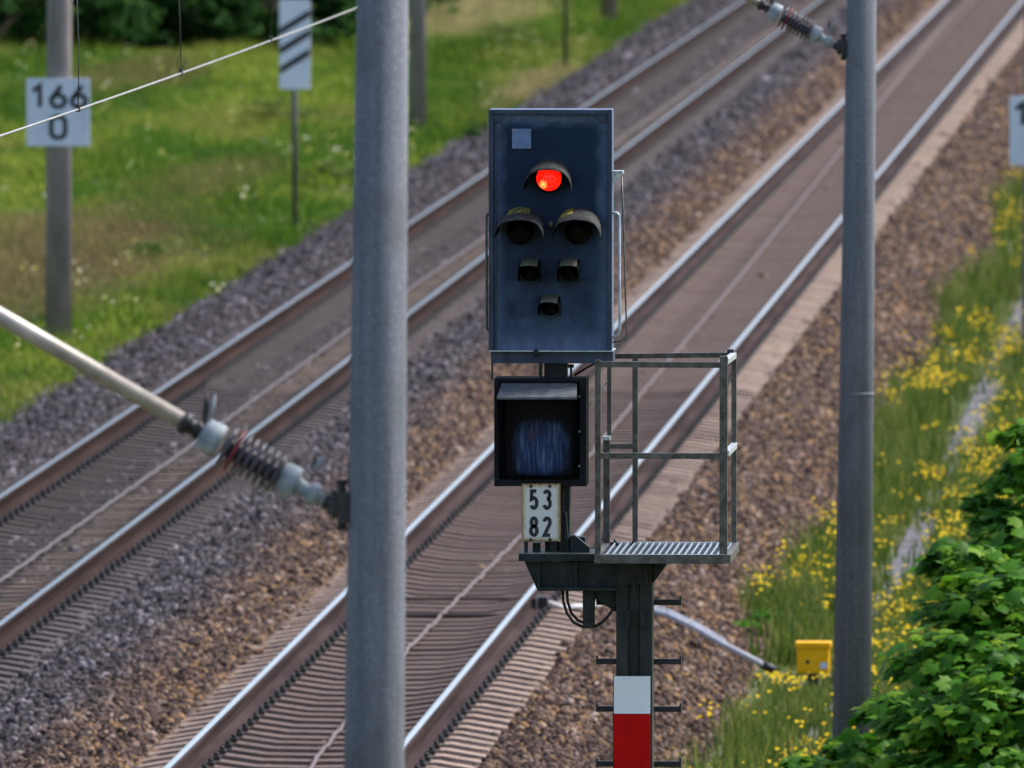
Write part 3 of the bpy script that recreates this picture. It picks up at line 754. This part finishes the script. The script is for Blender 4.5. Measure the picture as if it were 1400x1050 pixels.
def post(x0, y0, x1, y1, yy, w, name='railing_post', mat='zinc'):
    m = MB(); a, b = P(x0, y0, yy), P(x1, y1, yy); hw = w / 2 * yy / F
    m.add([(a.x-hw, yy-hw, a.z), (a.x+hw, yy-hw, a.z), (a.x+hw, yy+hw, a.z), (a.x-hw, yy+hw, a.z), (b.x-hw, yy-hw, b.z), (b.x+hw, yy-hw, b.z), (b.x+hw, yy+hw, b.z), (b.x-hw, yy+hw, b.z)],
          [(0,1,2,3),(7,6,5,4),(4,5,1,0),(5,6,2,1),(6,7,3,2),(7,4,0,3)])
    m.build(name, M[mat], plat, .002)
def hbar(x0, y0, ya, x1, y1, yb, w, mat='zinc', name='railing_bar'):
    m = MB(); a, b = P(x0, y0, ya), P(x1, y1, yb); hw = w / 2 * YS / F
    if abs(ya - yb) < .01:
        m.add([(a.x, ya-hw, a.z-hw), (b.x, yb-hw, b.z-hw), (b.x, yb+hw, b.z-hw), (a.x, ya+hw, a.z-hw), (a.x, ya-hw, a.z+hw), (b.x, yb-hw, b.z+hw), (b.x, yb+hw, b.z+hw), (a.x, ya+hw, a.z+hw)],
          [(0,3,2,1),(4,5,6,7),(0,1,5,4),(1,2,6,5),(2,3,7,6),(3,0,4,7)])
    else:
        m.add([(a.x-hw, ya, a.z-hw), (a.x+hw, ya, a.z-hw), (b.x+hw, yb, b.z-hw), (b.x-hw, yb, b.z-hw), (a.x-hw, ya, a.z+hw), (a.x+hw, ya, a.z+hw), (b.x+hw, yb, b.z+hw), (b.x-hw, yb, b.z+hw)],
          [(0,3,2,1),(4,5,6,7),(0,1,5,4),(1,2,6,5),(2,3,7,6),(3,0,4,7)])
    m.build(name, M[mat], plat, .002)
post(817.5, 492, 817.5, 757.5, YF, 8); post(989.5, 487, 989, 757.5, YF, 11)
post(868.5, 490, 868.5, 745, YB, 7.5); post(1003.5, 489, 1003.5, 748, YB, 7); post(833, 498, 833, 602, YB, 6)
post(829.5, 600, 829.5, 742, YB - .1, 9)
hbar(822, 498, YF, 984, 499, YF, 8); hbar(822, 623, YF, 984, 623.5, YF, 8)
hbar(841, 487, YB, 1000, 485, YB, 7); hbar(834, 610, YB, 865, 610, YB, 7)
hbar(992, 494, YF + .02, 1003, 486, YB - .02, 8, 'zinc_light'); hbar(993, 620, YF + .02, 1004, 609, YB - .02, 8, 'zinc_light')
hbar(830, 499, YB, 841, 498, YB, 6)
m = MB(); m.pbox(994, 478, 1003, 487, YB - .05, YB + .02); m.build('corner_cap', M['iron'], plat)
m = MB(); m.pbox(824, 597, 834, 602, YB - .16, YB - .04); m.build('gate_cap', M['zinc_light'], plat)
m = MB(); m.tube([P(785, 513, YS + .2), P(818, 494, YS + .25)], .006); m.tube([P(801, 560, YS + .2), P(832, 520, YB)], .004)
m.build('stay_rod', M['steel_paint'], root)
for x in (845, 862):
    m = MB(); s = 1 if x == 862 else -1
    m.pprism([(x - 6, 752), (x + 6, 752), (x + 6 * s, 736)] if s > 0 else [(x - 6, 752), (x + 6, 752), (x - 6, 736)], YB - .06, YB - .04); m.build('gusset', M['steel_paint'], plat)

# ------------------------------------------------------------------ catenary masts
def pole(Y, top, bot, label, mat, group, wt, wb, zbase=ZF, ztop=9.2, name='catenary_mast'):
    """top/bot = (px, py) on the axis, wt/wb = widths in pixels there"""
    a, b = P(*top, Y), P(*bot, Y); ra, rb = wt / 2 * Y / F, wb / 2 * Y / F
    def at_z(z): t = (z - b.z) / (a.z - b.z); return b + (a - b) * t, rb + (ra - rb) * t
    p0, r0 = at_z(zbase - .3); p1, r1 = at_z(ztop)
    rt = empty(name, (at_z(zbase)[0].x, Y, zbase), label, 'mast', group)
    MB().lathe(p0, p1, [(0, r0), (.5, (r0 + r1) / 2), (1, r1)], 32).build('pole', mat, rt)
    return rt
YN, YM = 63.6, 122.0
def cantilever(rt, anchor, r_pole):
    """lower tube, insulator and hinge; anchor = point on the pole's left face"""
    K = YN / F
    def C(px, py, dy=0): return anchor + Vector(((px - 478) * K, dy, -(py - 697) * K))
    cp = MB()
    cp.box(C(465, 672, -.05), C(481, 716, .05)); cp.cyl(C(470, 660), C(470, 725), .018, n=10); cp.cyl(C(470, 655), C(470, 662), .025, n=8)
    cp.tube([C(446, 684), C(470, 696)], .03, 10); cp.box(C(452, 676, -.035), C(466, 704, .035)); cp.cyl(C(459, 670), C(459, 710), .012, n=8)
    cp = cp.build('mast_clamp', M['iron'], rt, .003)
    tb = MB().tube([C(-900, -90), C(0, 432), C(256, 579)], .0325, 20); tb = tb.build('cantilever_tube', M['tube'], rt)
    A, B = C(250, 576), C(462, 694); L = (B - A).length
    def t(f): return A + (B - A) * f
    ins = MB().lathe(t(.0), t(.2), [(0, .042), (.22, .045), (.24, .03), (.45, .03), (.5, .042), (.6, .03), (1, .03)], 16)
    ins = ins.build('insulator', M['iron'], rt)
    for f0, f1 in ((.125, .25), (.63, .74)):
        MB().lathe(t(f0), t(f1), [(0, .045), (.08, .062), (.75, .068), (.9, .068), (1, .058)], 20).build('end_cap', M['cap_white'], ins)
    sh = []; n = 8
    for i in range(n):
        c = .292 + .315 * (i + .0) / (n - 1); r = .084
        sh += [(c - .02, .036), (c - .01, .05), (c - .004, r - .006), (c + .002, r), (c + .01, r), (c + .016, r - .006), (c + .02, .045)]
    MB().lathe(t(0), t(1), [(f, r) for f, r in sh], 24).build('porcelain_sheds', M['ceramic'], ins)
    MB().lathe(t(.335), t(.352), [(0, .088), (1, .088)], 20).build('red_mark', M['red_tape'], ins)
    MB().lathe(t(.74), t(1.0), [(0, .04), (.15, .03), (.3, .03), (.32, .046), (.5, .046), (.52, .028), (1, .022)], 16).build('end_fitting', M['cap_white'], ins)
    sp = MB()
    for (x0, y0), (x1, y1), w, mi in (((281, 580), (286, 534), .013, 1), ((287, 578), (297, 537), .011, 0), ((428, 645), (450, 622), .012, 0), ((430, 642), (436, 620), .008, 1)):
        sp.lathe(C(x0, y0, -.03), C(x1, y1, -.03), [(0, w * .5), (.6, w), (1, w * .15)], 8, mi)
    sp.cyl(C(337, 620, .02), C(338, 580, .02), .002, n=5); 
    sp.build('bird_guard_spike', [M['cap_white'], M['iron']], rt)
gR, gL = 'catenary masts right of the tracks', 'catenary masts left of the tracks'
near = pole(YN, (523, 0), (511.5, 1050), 'nearest thick grey concrete mast, left of the signal, with insulator arm on its left side', M['concrete'], gR, 71, 83.5)
cantilever(near, P(475.5, 697, YN), .14)
mid = pole(YM, (1178, 0), (1164.5, 1000), 'slim grey concrete mast rising from the leafy bush right of the signal', M['concrete'], gR, 40.5, 53)
cantilever(mid, P(1157, 68, YM), .118)
bnd = MB(); q0, q1 = P(1171.3, 536, YM), P(1171.3, 541, YM); bnd.lathe(q1, q0, [(0, .128), (1, .128)], 28); bnd.build('joint_band', M['concrete'], mid)
far = pole(187, (1413, 100), (1411, 460), 'mast at the right edge of the photo, behind a white board', M['concrete_far'], gR, 27, 29)
lm = pole(191, (81, 0), (79.5, 470), 'grey mast on the left bank carrying the white 166 0 board', M['concrete_far'], gL, 34, 37)
l2 = pole(265, (571, 0), (571, 190), 'blurred pale mast on the bank just right of the thick near mast', M['concrete_far'], gL, 22, 24)
l3 = pole(330, (832, 0), (832, 25), 'farthest faint mast base at the top edge above the signal', M['concrete_far'], gL, 22, 24)

def km_board(cx, y0, y1, hw, Y, l1, l2, label, r):
    a = P(cx, (y0 + y1) / 2, Y - r)
    rt = empty('kilometre_board', a, label, 'sign', 'kilometre boards')
    m = MB(); m.pbox(cx - hw, y0, cx + hw, y1, Y - r - .03, Y - r - .015); bd = m.build('panel', M['board'], rt, .004)
    k = Y / F; y = Y - r - .033
    for t, yc in ((l1, y0 + (y1 - y0) * .265), (l2, y0 + (y1 - y0) * .72)):
        c = P(cx, yc, y); m = MB(); digits(m, t, c.x, c.z, y, 19 * k, 29 * k, 9.5 * k, 6.6 * k); m.build('lettering', M['ink_far'], bd)
    m = MB(); m.pbox(cx - 6, y0 + 10, cx + 6, y1 - 10, Y - r - .0145, Y); m.build('bracket', M['iron'], rt)
km_board(79.5, 107, 200, 43.5, 191, '166', '0', 'white kilometre board reading 166 over 0 on the left mast', .16)
km_board(1424, 131, 226, 43.5, 187, '166', '0', 'white board cut off by the right edge of the photo', .15)

def marker(cx, ybase, ytop, ybot, hw, Y, stripes, label):
    b = P(cx, ybase, Y)
    rt = empty('distance_marker', b, label, 'sign', 'distance markers on the left bank')
    pst = MB(); t = P(cx, ytop + 5, Y); pst.cyl((b.x, Y, b.z - .3), (b.x, Y, t.z), .038, n=14); pst.build('post', M['zinc'], rt)
    m = MB(); m.pbox(cx - hw, ytop, cx + hw, ybot, Y - .06, Y - .042); pn = m.build('panel', M['white_enamel'] if False else M['board_bright'], rt, .004)
    s = (ybot - ytop) / 124
    for i in range(stripes):
        yb = ybot - (26 + 27 * i) * s
        m = MB(); m.pprism([(cx - hw + .6, yb + 5.2 * s), (cx - hw + .6, yb - 5.2 * s), (cx + hw - .6, yb - 31.2 * s), (cx + hw - .6, yb - 20.8 * s)], Y - .064, Y - .0605); m.build('stripe', M['ink'], pn)
M['board_bright'] = simple('marker_white', (.68, .76, .88), (.78, .84, .92), 3, .5)
marker(403, 327, 0, 122, 21.2, 226, 3, 'white marker board with three black slanting stripes on a thin post')
marker(773, 84, -215, -125, 16, 299, 2, 'distant marker with only its thin post in view, above the signal')

# overhead contact wire of the right track
W0, W1 = P(0, 188, 92.0), P(487, 15.5, 124.0)
d = (W1 - W0) / (W1.y - W0.y)
def wire(y): return W0 + d * (y - W0.y)
rt = empty('contact_wire', wire(92), 'thin overhead contact wire crossing the top left corner with hanging droppers', 'overhead wire')
MB().tube([wire(y) + Vector((0, 0, .00006 * (y - 104) ** 2)) for y in np.linspace(40, 127, 30)], .0065, 8).build('contact_wire_strand', M['wire'], rt)
MB().tube([wire(y) + Vector((0, 0, .9 + .0006 * (y - 96) ** 2)) for y in np.linspace(40, 127, 30)], .006, 8).build('messenger_wire', M['dropper'], rt)
for px, lx in ((107, -3), (247, -9), (370, 4)):
    best = min(np.linspace(85, 126, 800), key=lambda y: abs(project(np.array([list(wire(y))]))[0][0] - px))
    w = wire(best) + Vector((0, 0, .00006 * (best - 104) ** 2)); tp = w + Vector((lx * best / F, 0, .9 + .0006 * (best - 96) ** 2))
    m = MB(); m.tube([w + Vector((0, 0, .02)), w + (tp - w) * .35 + Vector((.01, 0, 0)), tp], .0035, 6)
    if px == 247:
        lo = [w + Vector((.022 * math.sin(R(a)) , 0, .07 - .05 * math.cos(R(a)))) for a in range(0, 361, 30)]; m.tube(lo, .003, 5)
    m.box(w - Vector((.012, .03, .014)), w + Vector((.012, .03, .03)))
    m.build('dropper', M['dropper'], rt)

# ------------------------------------------------------------------ small trackside things
m = MB(); xt0, xt1 = -4.27, -4.02
y = 118.
while y < 330:
    m.box((xt0, y, ZF - .2), (xt1 + random.uniform(-.006, .006), y + .985, ZF + .05 + random.uniform(-.006, .006))); y += 1.0
tag(m.build('cable_trough', M['trough']), 'narrow grey concrete cable trough running through the yellow weeds', 'cable trough')

b = G(1111, 922, -.5); rt = empty('trackside_box', b, 'small yellow trackside box beside the mast foot in the weeds', 'junction box')
s = b.y / F
m = MB(); m.pbox(1089, 884, 1134, 921, b.y - .06, b.y + .1); bd = m.build('body', M['yellow'], rt, .012)
m = MB(); m.pbox(1087, 878, 1136, 887, b.y - .075, b.y + .115); m.build('lid', M['yellow'], rt, .01)
m = MB(); m.pbox(1121, 906, 1131, 914, b.y - .064, b.y - .0605); m.build('sticker', M['board'], bd)
m = MB(); m.cyl(P(1104, 905, b.y - .063), P(1104, 905, b.y - .05), .018, n=12); m.build('lock', M['iron'], bd)
m = MB(); m.pbox(1104, 921.2, 1118, 945, b.y - .03, b.y + .08); m.build('base', M['iron'], rt)

rt = empty('conduit_pipe', G(940, 862, -.3), 'white plastic conduit with a black end lying across the ballast right of the signal', 'pipe')
pp = [(838, 833, -.2), (880, 838, -.2), (915, 848, -.22), (950, 865, -.27), (990, 888, -.38), (1040, 914, -.5)]
m = MB(); m.tube([G(x, y, z) + Vector((0, 0, .04)) for x, y, z in pp], .025, 12)
m.tube([G(x, y - 5, z) + Vector((0, 0, .04)) for x, y, z in pp[1:-1]], .02, 10); m.build('pipe', M['conduit'], rt)
m = MB(); m.tube([G(1038, 913, -.5) + Vector((0, 0, .04)), G(1060, 924, -.56) + Vector((0, 0, .04))], .035, 12); m.build('end_sleeve', M['rubber'], rt)

yj = G(735, 822, -.1).y                    # rail joint with a bonding clamp on the near rail
rt = empty('rail_joint_clamp', (XR + GA / 2, yj, -.17), 'dark clamp with bond cables bolted to the right rail under the signal bracket', 'clamp')
m = MB(); m.box((XR + GA/2 + .011, yj - .35, -.15), (XR + GA/2 + .05, yj + .35, -.055)); m.box((XR + GA/2 + .051, yj - .1, -.16), (XR + GA/2 + .13, yj + .12, -.06)); m.build('fishplate', M['iron'], rt, .005)
m = MB()
m.tube([(XR + GA/2 + .1, yj, -.1), (XR + GA/2 + .25, yj + .3, -.17), (XR + GA/2 + .5, yj + 1.2, -.2)], .02, 8); m.build('bond_cable', M['conduit'], rt)
for yo in (.3, -1.9):
    m = MB(); m.tube([(XR - .7, yj - yo, -.19), (XR - .3, yj - yo, -.2), (XR + .3, yj - yo + .03, -.2), (XR + .72, yj - yo, -.19)], .017, 8)
    tag(m.build('crossing_cable', M['crossing']), 'dark cable crossing the right track, ' + ('farther one, level with the rail clamp' if yo < 0 else 'nearer one, below the rail clamp'), 'cable', 'dark crossing cables')

# ------------------------------------------------------------------ vegetation
def blades(base, n, h, lean, width, tone, segs=2):
    """n blades around every base point: arrays of vertices, faces and tones"""
    k = len(base); b = np.repeat(base, n, 0); h = np.repeat(h, n) * rng.uniform(.55, 1.15, k * n); t = np.repeat(tone, n) + rng.normal(0, .14, k * n)
    az = rng.uniform(0, 2 * np.pi, k * n); ln = rng.uniform(.1, 1, k * n) * lean
    b = b + np.stack([rng.normal(0, .05, k*n), rng.normal(0, .05, k*n), np.zeros(k*n)], 1)
    dx = np.stack([np.cos(az), np.sin(az), np.zeros(k*n)], 1); sd = np.stack([-np.sin(az), np.cos(az), np.zeros(k*n)], 1)
    fa = rng.uniform(0, np.pi, k*n); sd = np.stack([np.cos(fa), np.sin(fa), np.zeros(k*n)], 1)
    up = np.array([0, 0, 1.])
    w = (width * rng.uniform(.6, 1.3, k*n))[:, None]
    mid = b + dx * (h * ln * .35)[:, None] + up * (h * .6)[:, None]
    tip = b + dx * (h * ln)[:, None] + up * (h * (1 - .35 * ln))[:, None]
    v = np.stack([b - sd * w, b + sd * w, mid - sd * w * .7, mid + sd * w * .7, tip], 1).reshape(-1, 3)
    i = np.arange(k * n)[:, None] * 5
    return v, [i + np.array([0, 1, 3, 2]), i + np.array([2, 3, 4])], np.repeat(np.clip(t, 0, 1), 5)
def infrust(a, m=60, mt=40):
    px, py = project(a); return (px > -m) & (px < 1400 + m) & (py > -mt) & (py < 1050 + mt * 2)
def gzv(x): return np.array([ground_z(t) for t in x])

# grass on the left bank
n = 150000
y = 165 + (390 - 165) * rng.random(n); x = rng.uniform(-34, -14.1, n)
a = np.stack([x, y, gzv(x)], 1); keep = infrust(a) & (rng.random(n) < np.clip((-14.0 - x) * 2.2, 0, 1)); a = a[keep]
h = rng.uniform(.1, .26, len(a)) * (1 + .6 * np.sin(a[:, 0] * 1.9 + a[:, 1] * .23) * np.sin(a[:, 1] * .31)) * np.clip((-13.7 - a[:, 0]) * 1.1, .35, 1.2)
tone = np.clip(.45 + .28 * np.sin(a[:, 0] * .9 + 1.3 * np.sin(a[:, 1] * .11)) + rng.normal(0, .24, len(a)), 0, 1)
v, f, t = blades(a, 6, h, 1.1, .011, tone)
o = npmesh('bank_grass', v, f, M['grass'], t); tag(o, 'bright green meadow grass with straw patches on the left bank', 'grass', kind='stuff')
sel = (rng.random(len(a)) < .002 + .007 * (np.sin(a[:, 1] * .13) > .4) * (a[:, 0] > -16.5)); p = a[sel]; m_ = len(p)
c_ = np.concatenate([p + np.stack([rng.normal(0, .06, m_), rng.normal(0, .06, m_), rng.uniform(.16, .4, m_)], 1) for _ in range(4)]); m_ = len(c_)
th = rng.uniform(0, 6.28, m_); sz = rng.uniform(.012, .03, m_)
v = np.stack([c_ + np.stack([np.cos(th + k_) * sz, np.sin(th + k_) * sz, np.sin(th + k_) * sz * .6], 1) for k_ in (0, 1.57, 3.14, 4.71)], 1).reshape(-1, 3)
o = npmesh('meadow_flowers', v, np.arange(m_)[:, None] * 4 + np.arange(4), M['petal_pale'], np.repeat(rng.random(m_), 4)); tag(o, 'small pale and yellow meadow flowers in the bank grass', 'flowers', kind='stuff')
print('grass tufts', len(a), m_)

# tall weeds and yellow flowers right of the tracks
def weeds():
    n = 26000
    y = np.where(rng.random(n) < .4, rng.uniform(117, 165, n), rng.uniform(165, 340, n)); x = rng.uniform(-5.4, 0., n)
    edge = -4.95 + .22 * np.sin(y * .21) + .16 * np.sin(y * .83 + 1)
    keep = (x > edge) & ~((x > -4.36) & (x < -3.94) & (y > 140) & (rng.random(n) < (.62 + .36 * np.sin(y * .25 + 1.77))))
    a = np.stack([x, y, gzv(x)], 1)[keep]; a = a[infrust(a, 80, 120)]
    k = len(a); flw = .5 + .5 * np.sin(a[:, 1] * .17 + 2) * np.cos(a[:, 0] * 1.3)
    near_tr = np.clip(1 - np.abs(a[:, 0] + 4.15) * 2.2, 0, 1)
    h = rng.uniform(.22, .62, k) * (1 - .5 * near_tr)
    px, py = project(a); bx_ = (px > 985) & (px < 1150) & (py > 912) & (py < 1030)
    h = np.where(bx_, np.minimum(h, np.clip((py - 925) * a[:, 1] / F * .8, .05, 1)), h)
    v, f, t = blades(a, 7, h, .55, .009, np.clip(rng.normal(.5, .2, k), 0, 1))
    o = npmesh('tall_weeds', v, f, M['weed'], t); tag(o, 'tall green grass and weeds along the right ballast edge', 'weeds', kind='stuff')
    # flower heads: flat clusters of tiny petals
    sel = rng.random(k) < (.02 + .2 * flw ** 1.6) * np.clip((a[:, 1] - 112) / 35, .55, 1) * np.where((a[:, 0] < -4.45) & (a[:, 1] < 168), .33, .8) + .025 * (a[:, 1] < 136) * (a[:, 0] < -2.4)
    p = a[sel]; hh = h[sel]; c = []
    for j in range(9):
        c.append(p + np.stack([rng.normal(0, .075, len(p)), rng.normal(0, .075, len(p)), hh * rng.uniform(.72, 1.12, len(p)) + .05], 1))
    c = np.concatenate(c); m = len(c)
    s = rng.uniform(.009, .024, m)
    q = []
    th = rng.uniform(0, 2*np.pi, m); ti = rng.normal(0, .5, m)
    for kx, ky in ((1, 0), (0, 1), (-1, 0), (0, -1)):
        cx = kx * np.cos(th) - ky * np.sin(th); cy = kx * np.sin(th) + ky * np.cos(th)
        q.append(c + np.stack([cx * s, cy * s * .9, s * (.35 * cx * ti + .6 * cy)], 1))
    v = np.stack(q, 1).reshape(-1, 3); f = np.arange(m)[:, None] * 4 + np.arange(4)
    o = npmesh('yellow_wildflowers', v, f, M['petal'], np.repeat(rng.random(m), 4)); tag(o, 'yellow wildflower heads among the tall weeds', 'flowers', kind='stuff')
    print('weeds', k, m)
weeds()

LEAF = [(0, -.45), (.14, -.4), (.36, -.3), (.3, -.08), (.46, .14), (.2, .2), (.0, .62), (-.2, .2), (-.46, .14), (-.3, -.08), (-.36, -.3), (-.14, -.4)]
def leaf_arrays(c, nrm, size, tone, lobed=True):
    """leaves centred on c facing nrm, slightly folded"""
    m = len(c); sh = LEAF if lobed else [(0, -.5), (.32, -.1), (.25, .25), (0, .55), (-.25, .25), (-.32, -.1)]
    nrm = nrm / np.linalg.norm(nrm, axis=1)[:, None]
    r = rng.normal(0, 1, (m, 3)); u = np.cross(nrm, r); u /= np.linalg.norm(u, axis=1)[:, None]; w = np.cross(nrm, u)
    vs = [c]
    for a, b in sh:
        vs.append(c + (u * a + w * b) * size[:, None] - nrm * (size * (.28 * abs(a) + .25 * b * b))[:, None])
    k = len(sh) + 1; v = np.stack(vs, 1).reshape(-1, 3)
    i = np.arange(m)[:, None] * k
    f = np.concatenate([i + np.array([0, 1 + j, 1 + (j + 1) % (k - 1)]) for j in range(k - 1)])
    return v, f, np.repeat(np.clip(tone, 0, 1), k)
def shrub(name, base, clumps, leaves, size, label, group, mat, cat, flat=.75, lobed=True, stemr=.025, trunk=None):
    rt = empty(name, base, label, cat, group)
    cs, ns, ts = [], [], []
    for c, r, wgt in clumps:
        k = int(leaves * wgt); d = rng.normal(0, 1, (k, 3)); d[:, 2] = np.abs(d[:, 2]) * .9 - .25; d /= np.linalg.norm(d, axis=1)[:, None]
        rad = rng.uniform(.55, 1.05, k) ** .6 * (1 + .22 * np.sin(d[:, 0] * 5 + c[0] * 7) * np.cos(d[:, 1] * 4 + d[:, 2] * 6))
        # leaves sit on twigs: pull them towards a set of twig tips
        tips = rng.normal(0, 1, (max(6, k // 26), 3)); tips[:, 2] = np.abs(tips[:, 2]) * .9 - .2; tips /= np.linalg.norm(tips, axis=1)[:, None]
        j = rng.integers(0, len(tips), k); d = d * .3 + tips[j] * rng.uniform(.6, 1.05, len(tips))[j][:, None]
        cs.append(np.array(c) + d * rad[:, None] * np.array(r))
        nn = np.array([0, -.15, 1.]) * flat + d * .5 + rng.normal(0, .42, (k, 3)); ns.append(nn)
        ts.append(np.clip(.42 + rng.normal(0, .26, k) + .22 * (rng.random(len(tips))[j] - .5), 0, 1))
    c = np.concatenate(cs); m = len(c)
    v, f, t = leaf_arrays(c, np.concatenate(ns), np.clip(rng.lognormal(-.1, .3, m), .4, 1.6) * size, np.concatenate(ts), lobed)
    o = npmesh('crown' if trunk else 'foliage', v, f, mat, t, parent=rt)
    s = MB()
    for c, r, wgt in clumps:
        b = Vector(base) - Vector((0, 0, .1)); e = Vector(c) + Vector((0, 0, r[2] * .5)); mdl = b.lerp(e, .5) + Vector((random.uniform(-.1, .1), random.uniform(-.1, .1), .15 * (e - b).length * .3))
        s.tube([b, b.lerp(mdl, .5), mdl, e], stemr * (.5 if trunk else 1), 6)
    if trunk: s.lathe(Vector(base) - Vector((0, 0, .3)), Vector(base) + Vector((0, 0, trunk)), [(0, stemr * 5), (.3, stemr * 4), (1, stemr * 1.5)], 10)
    s.build('trunk' if trunk else 'stem', M['bark'], rt)
    return rt
def clump(px, py, Y, rpx, squash=.8): q = P(px, py, Y); r = rpx * Y / F; return ((q.x, q.y, q.z), (r, r * 1.1, r * squash), 1.0)
gB = 'leafy bushes at the bottom right'
b = G(1330, 1080, ZF); YB1 = 113
def wg(c, w): return (c[0], c[1], w)
shrub('bush', (P(1320, 1000, YB1).x, YB1, ZF), [wg(clump(1310, 920, YB1, 86, .75), .2), wg(clump(1370, 850, YB1 + .4, 95, .8), .18), wg(clump(1390, 990, YB1 - .6, 120, .8), .22), wg(clump(1295, 1010, YB1 - .5, 92, .7), .18), wg(clump(1325, 785, YB1 + .9, 60, .8), .07), wg(clump(1350, 1090, YB1 - .9, 130, .7), .18), wg(clump(1245, 915, YB1 + .6, 30, .6), .02)],
      9500, .125, 'large dense leafy bush in the lower right corner', gB, M['bush'], 'bush', 1.)
shrub('bush', (P(1420, 1000, 117).x, 117, ZF), [wg(clump(1420, 760, 117, 85, .8), .36), wg(clump(1412, 665, 117.2, 55, .9), .18), wg(clump(1372, 720, 117.2, 44, .7), .14), wg(clump(1400, 820, 117, 90, .8), .36), wg(clump(1400, 606, 117.3, 34, .8), .08), wg(clump(1350, 690, 117.4, 26, .5), .05)],
      2900, .12, 'upright bush at the right edge of the photo, above the large bush', gB, M['bush'], 'bush', 1.)
shrub('bush', (P(1150, 1100, 114).x, 114, ZF), [wg(clump(1180, 1048, 114, 58, .65), .26), wg(clump(1105, 1072, 114.4, 58, .6), .22), wg(clump(1238, 985, 114.6, 52, .7), .2), wg(clump(1035, 1098, 114, 50, .6), .1), wg(clump(1200, 1085, 113.6, 90, .6), .22)],
      5200, .115, 'low bush hiding the foot of the slim mast', gB, M['bush'], 'bush', 1.)
q = G(655, 205, ZF); shrub('small_shrub', tuple(q), [((q.x, q.y, q.z + .2), (.22, .25, .28), 1.)], 260, .06, 'small dark shrub at the ballast edge just left of the signal screen', None, M['tree'], 'shrub', lobed=False)
q = G(1040, 860, -.5); shrub('small_shrub', tuple(q), [((q.x, q.y, q.z + .05), (.3, .5, .1), 1.)], 160, .06, 'low green plant creeping on the ballast above the white conduit', None, M['bush'], 'shrub', lobed=False, stemr=.008)
for px, py, sz in ((215, 352, .3), (560, 70, .35), (455, 250, .4), (380, 175, .45), (690, 60, .5)):
    q = G(px, py, ZF + .1); z = ground_z(q.x)
    shrub('meadow_shrub', (q.x, q.y, z), [((q.x, q.y, z + sz * .5), (sz * 1.4, sz * 1.5, sz * .6), 1.)], 420, .07,
      {215: 'leafy tuft in the grass right of the 166 0 board', 560: 'leafy tuft in the grass near the blurred pale mast', 455: 'leafy tuft in the grass right of the striped marker', 380: 'leafy tuft in the grass left of the striped marker', 690: 'leafy tuft on the straw bank above the signal'}[px],
      'leafy tufts on the grass bank', M['weed'], 'plant', lobed=False, stemr=.01)

# wood at the top left
lab = ['at the left edge', 'behind the left mast', 'just right of the left mast', 'right of the second dropper', 'left of the striped marker', 'behind the striped marker', 'between striped marker and thick mast']
for i, (px, Y, hh, sp) in enumerate(((-20, 294, 6.5, 2.0), (62, 297, 7.5, 2.0), (135, 300, 6., 1.8), (212, 300, 8, 2.0), (292, 301, 7, 2.0), (365, 304, 7.5, 2.0), (440, 308, 7, 1.8))):
    q = P(px, 0, Y); z = ground_z(q.x); cl_ = []
    for j in range(20):
        a = rng.uniform(0, 6.28); zz = rng.uniform(0, .95) ** 1.6; rr = sp * (.7 - .45 * zz)
        cl_.append(((q.x + rr * math.cos(a), Y + rr * math.sin(a), z + .25 + zz * hh), (sp * .36, sp * .36, sp * .3), 1 / 20))
    shrub('tree', (q.x, Y, z), cl_, 11000, .13, 'dark green leafy tree of the wood ' + lab[i] , 'trees at the edge of the wood', M['tree'], 'tree', .4, False, .045, trunk=hh * .8)
for i, (px, Y) in enumerate(((-60, 312), (20, 316), (100, 314), (180, 318), (255, 316), (330, 320), (405, 322), (470, 326))):
    q = P(px, 0, Y); z = ground_z(q.x); cl_ = []
    for j in range(12):
        a = rng.uniform(0, 6.28); zz = rng.uniform(0, 1) ** 1.5; rr = 1.9 * (.85 - .4 * zz)
        cl_.append(((q.x + rr * math.cos(a), Y + rr * math.sin(a), z + .2 + zz * 8), (1.1, 1.1, 1.0), 1 / 12))
    shrub('tree', (q.x, Y, z), cl_, 4500, .22, 'dark tree deep in the wood, hidden behind the front row of trees', 'trees deeper in the wood', M['tree'], 'tree', .4, False, .045, trunk=6)

# ------------------------------------------------------------------ light
EL, AZ = 50, 66                            # sun height, and azimuth clockwise from +Y
wd = bpy.data.worlds.new('World'); sc.world = wd; wd.use_nodes = True
nt = wd.node_tree; sky = nt.nodes.new('ShaderNodeTexSky'); sky.sky_type = 'NISHITA'; sky.sun_disc = False
sky.sun_elevation = R(EL); sky.sun_rotation = R(AZ)
sky.air_density = 1.0; sky.dust_density = 3.0; sky.ozone_density = 1.0
nt.links.new(sky.outputs[0], nt.nodes['Background'].inputs['Color']); nt.nodes['Background'].inputs['Strength'].default_value = .15
sun = bpy.data.lights.new('sun', 'SUN'); sun.energy = 3.3; sun.angle = R(16); sun.color = (1, .95, .88)
so = bpy.data.objects.new('sun', sun); col.objects.link(so)
dirv = Vector((math.sin(R(AZ)) * math.cos(R(EL)), math.cos(R(AZ)) * math.cos(R(EL)), math.sin(R(EL))))
so.rotation_euler = (-dirv).to_track_quat('-Z', 'Y').to_euler(); so.location = (30, 100, 40)
vs = sc.view_settings; vs.view_transform = 'Standard'; vs.look = 'None'; vs.exposure = 0.66; vs.gamma = 1
sc.display_settings.display_device = 'sRGB'
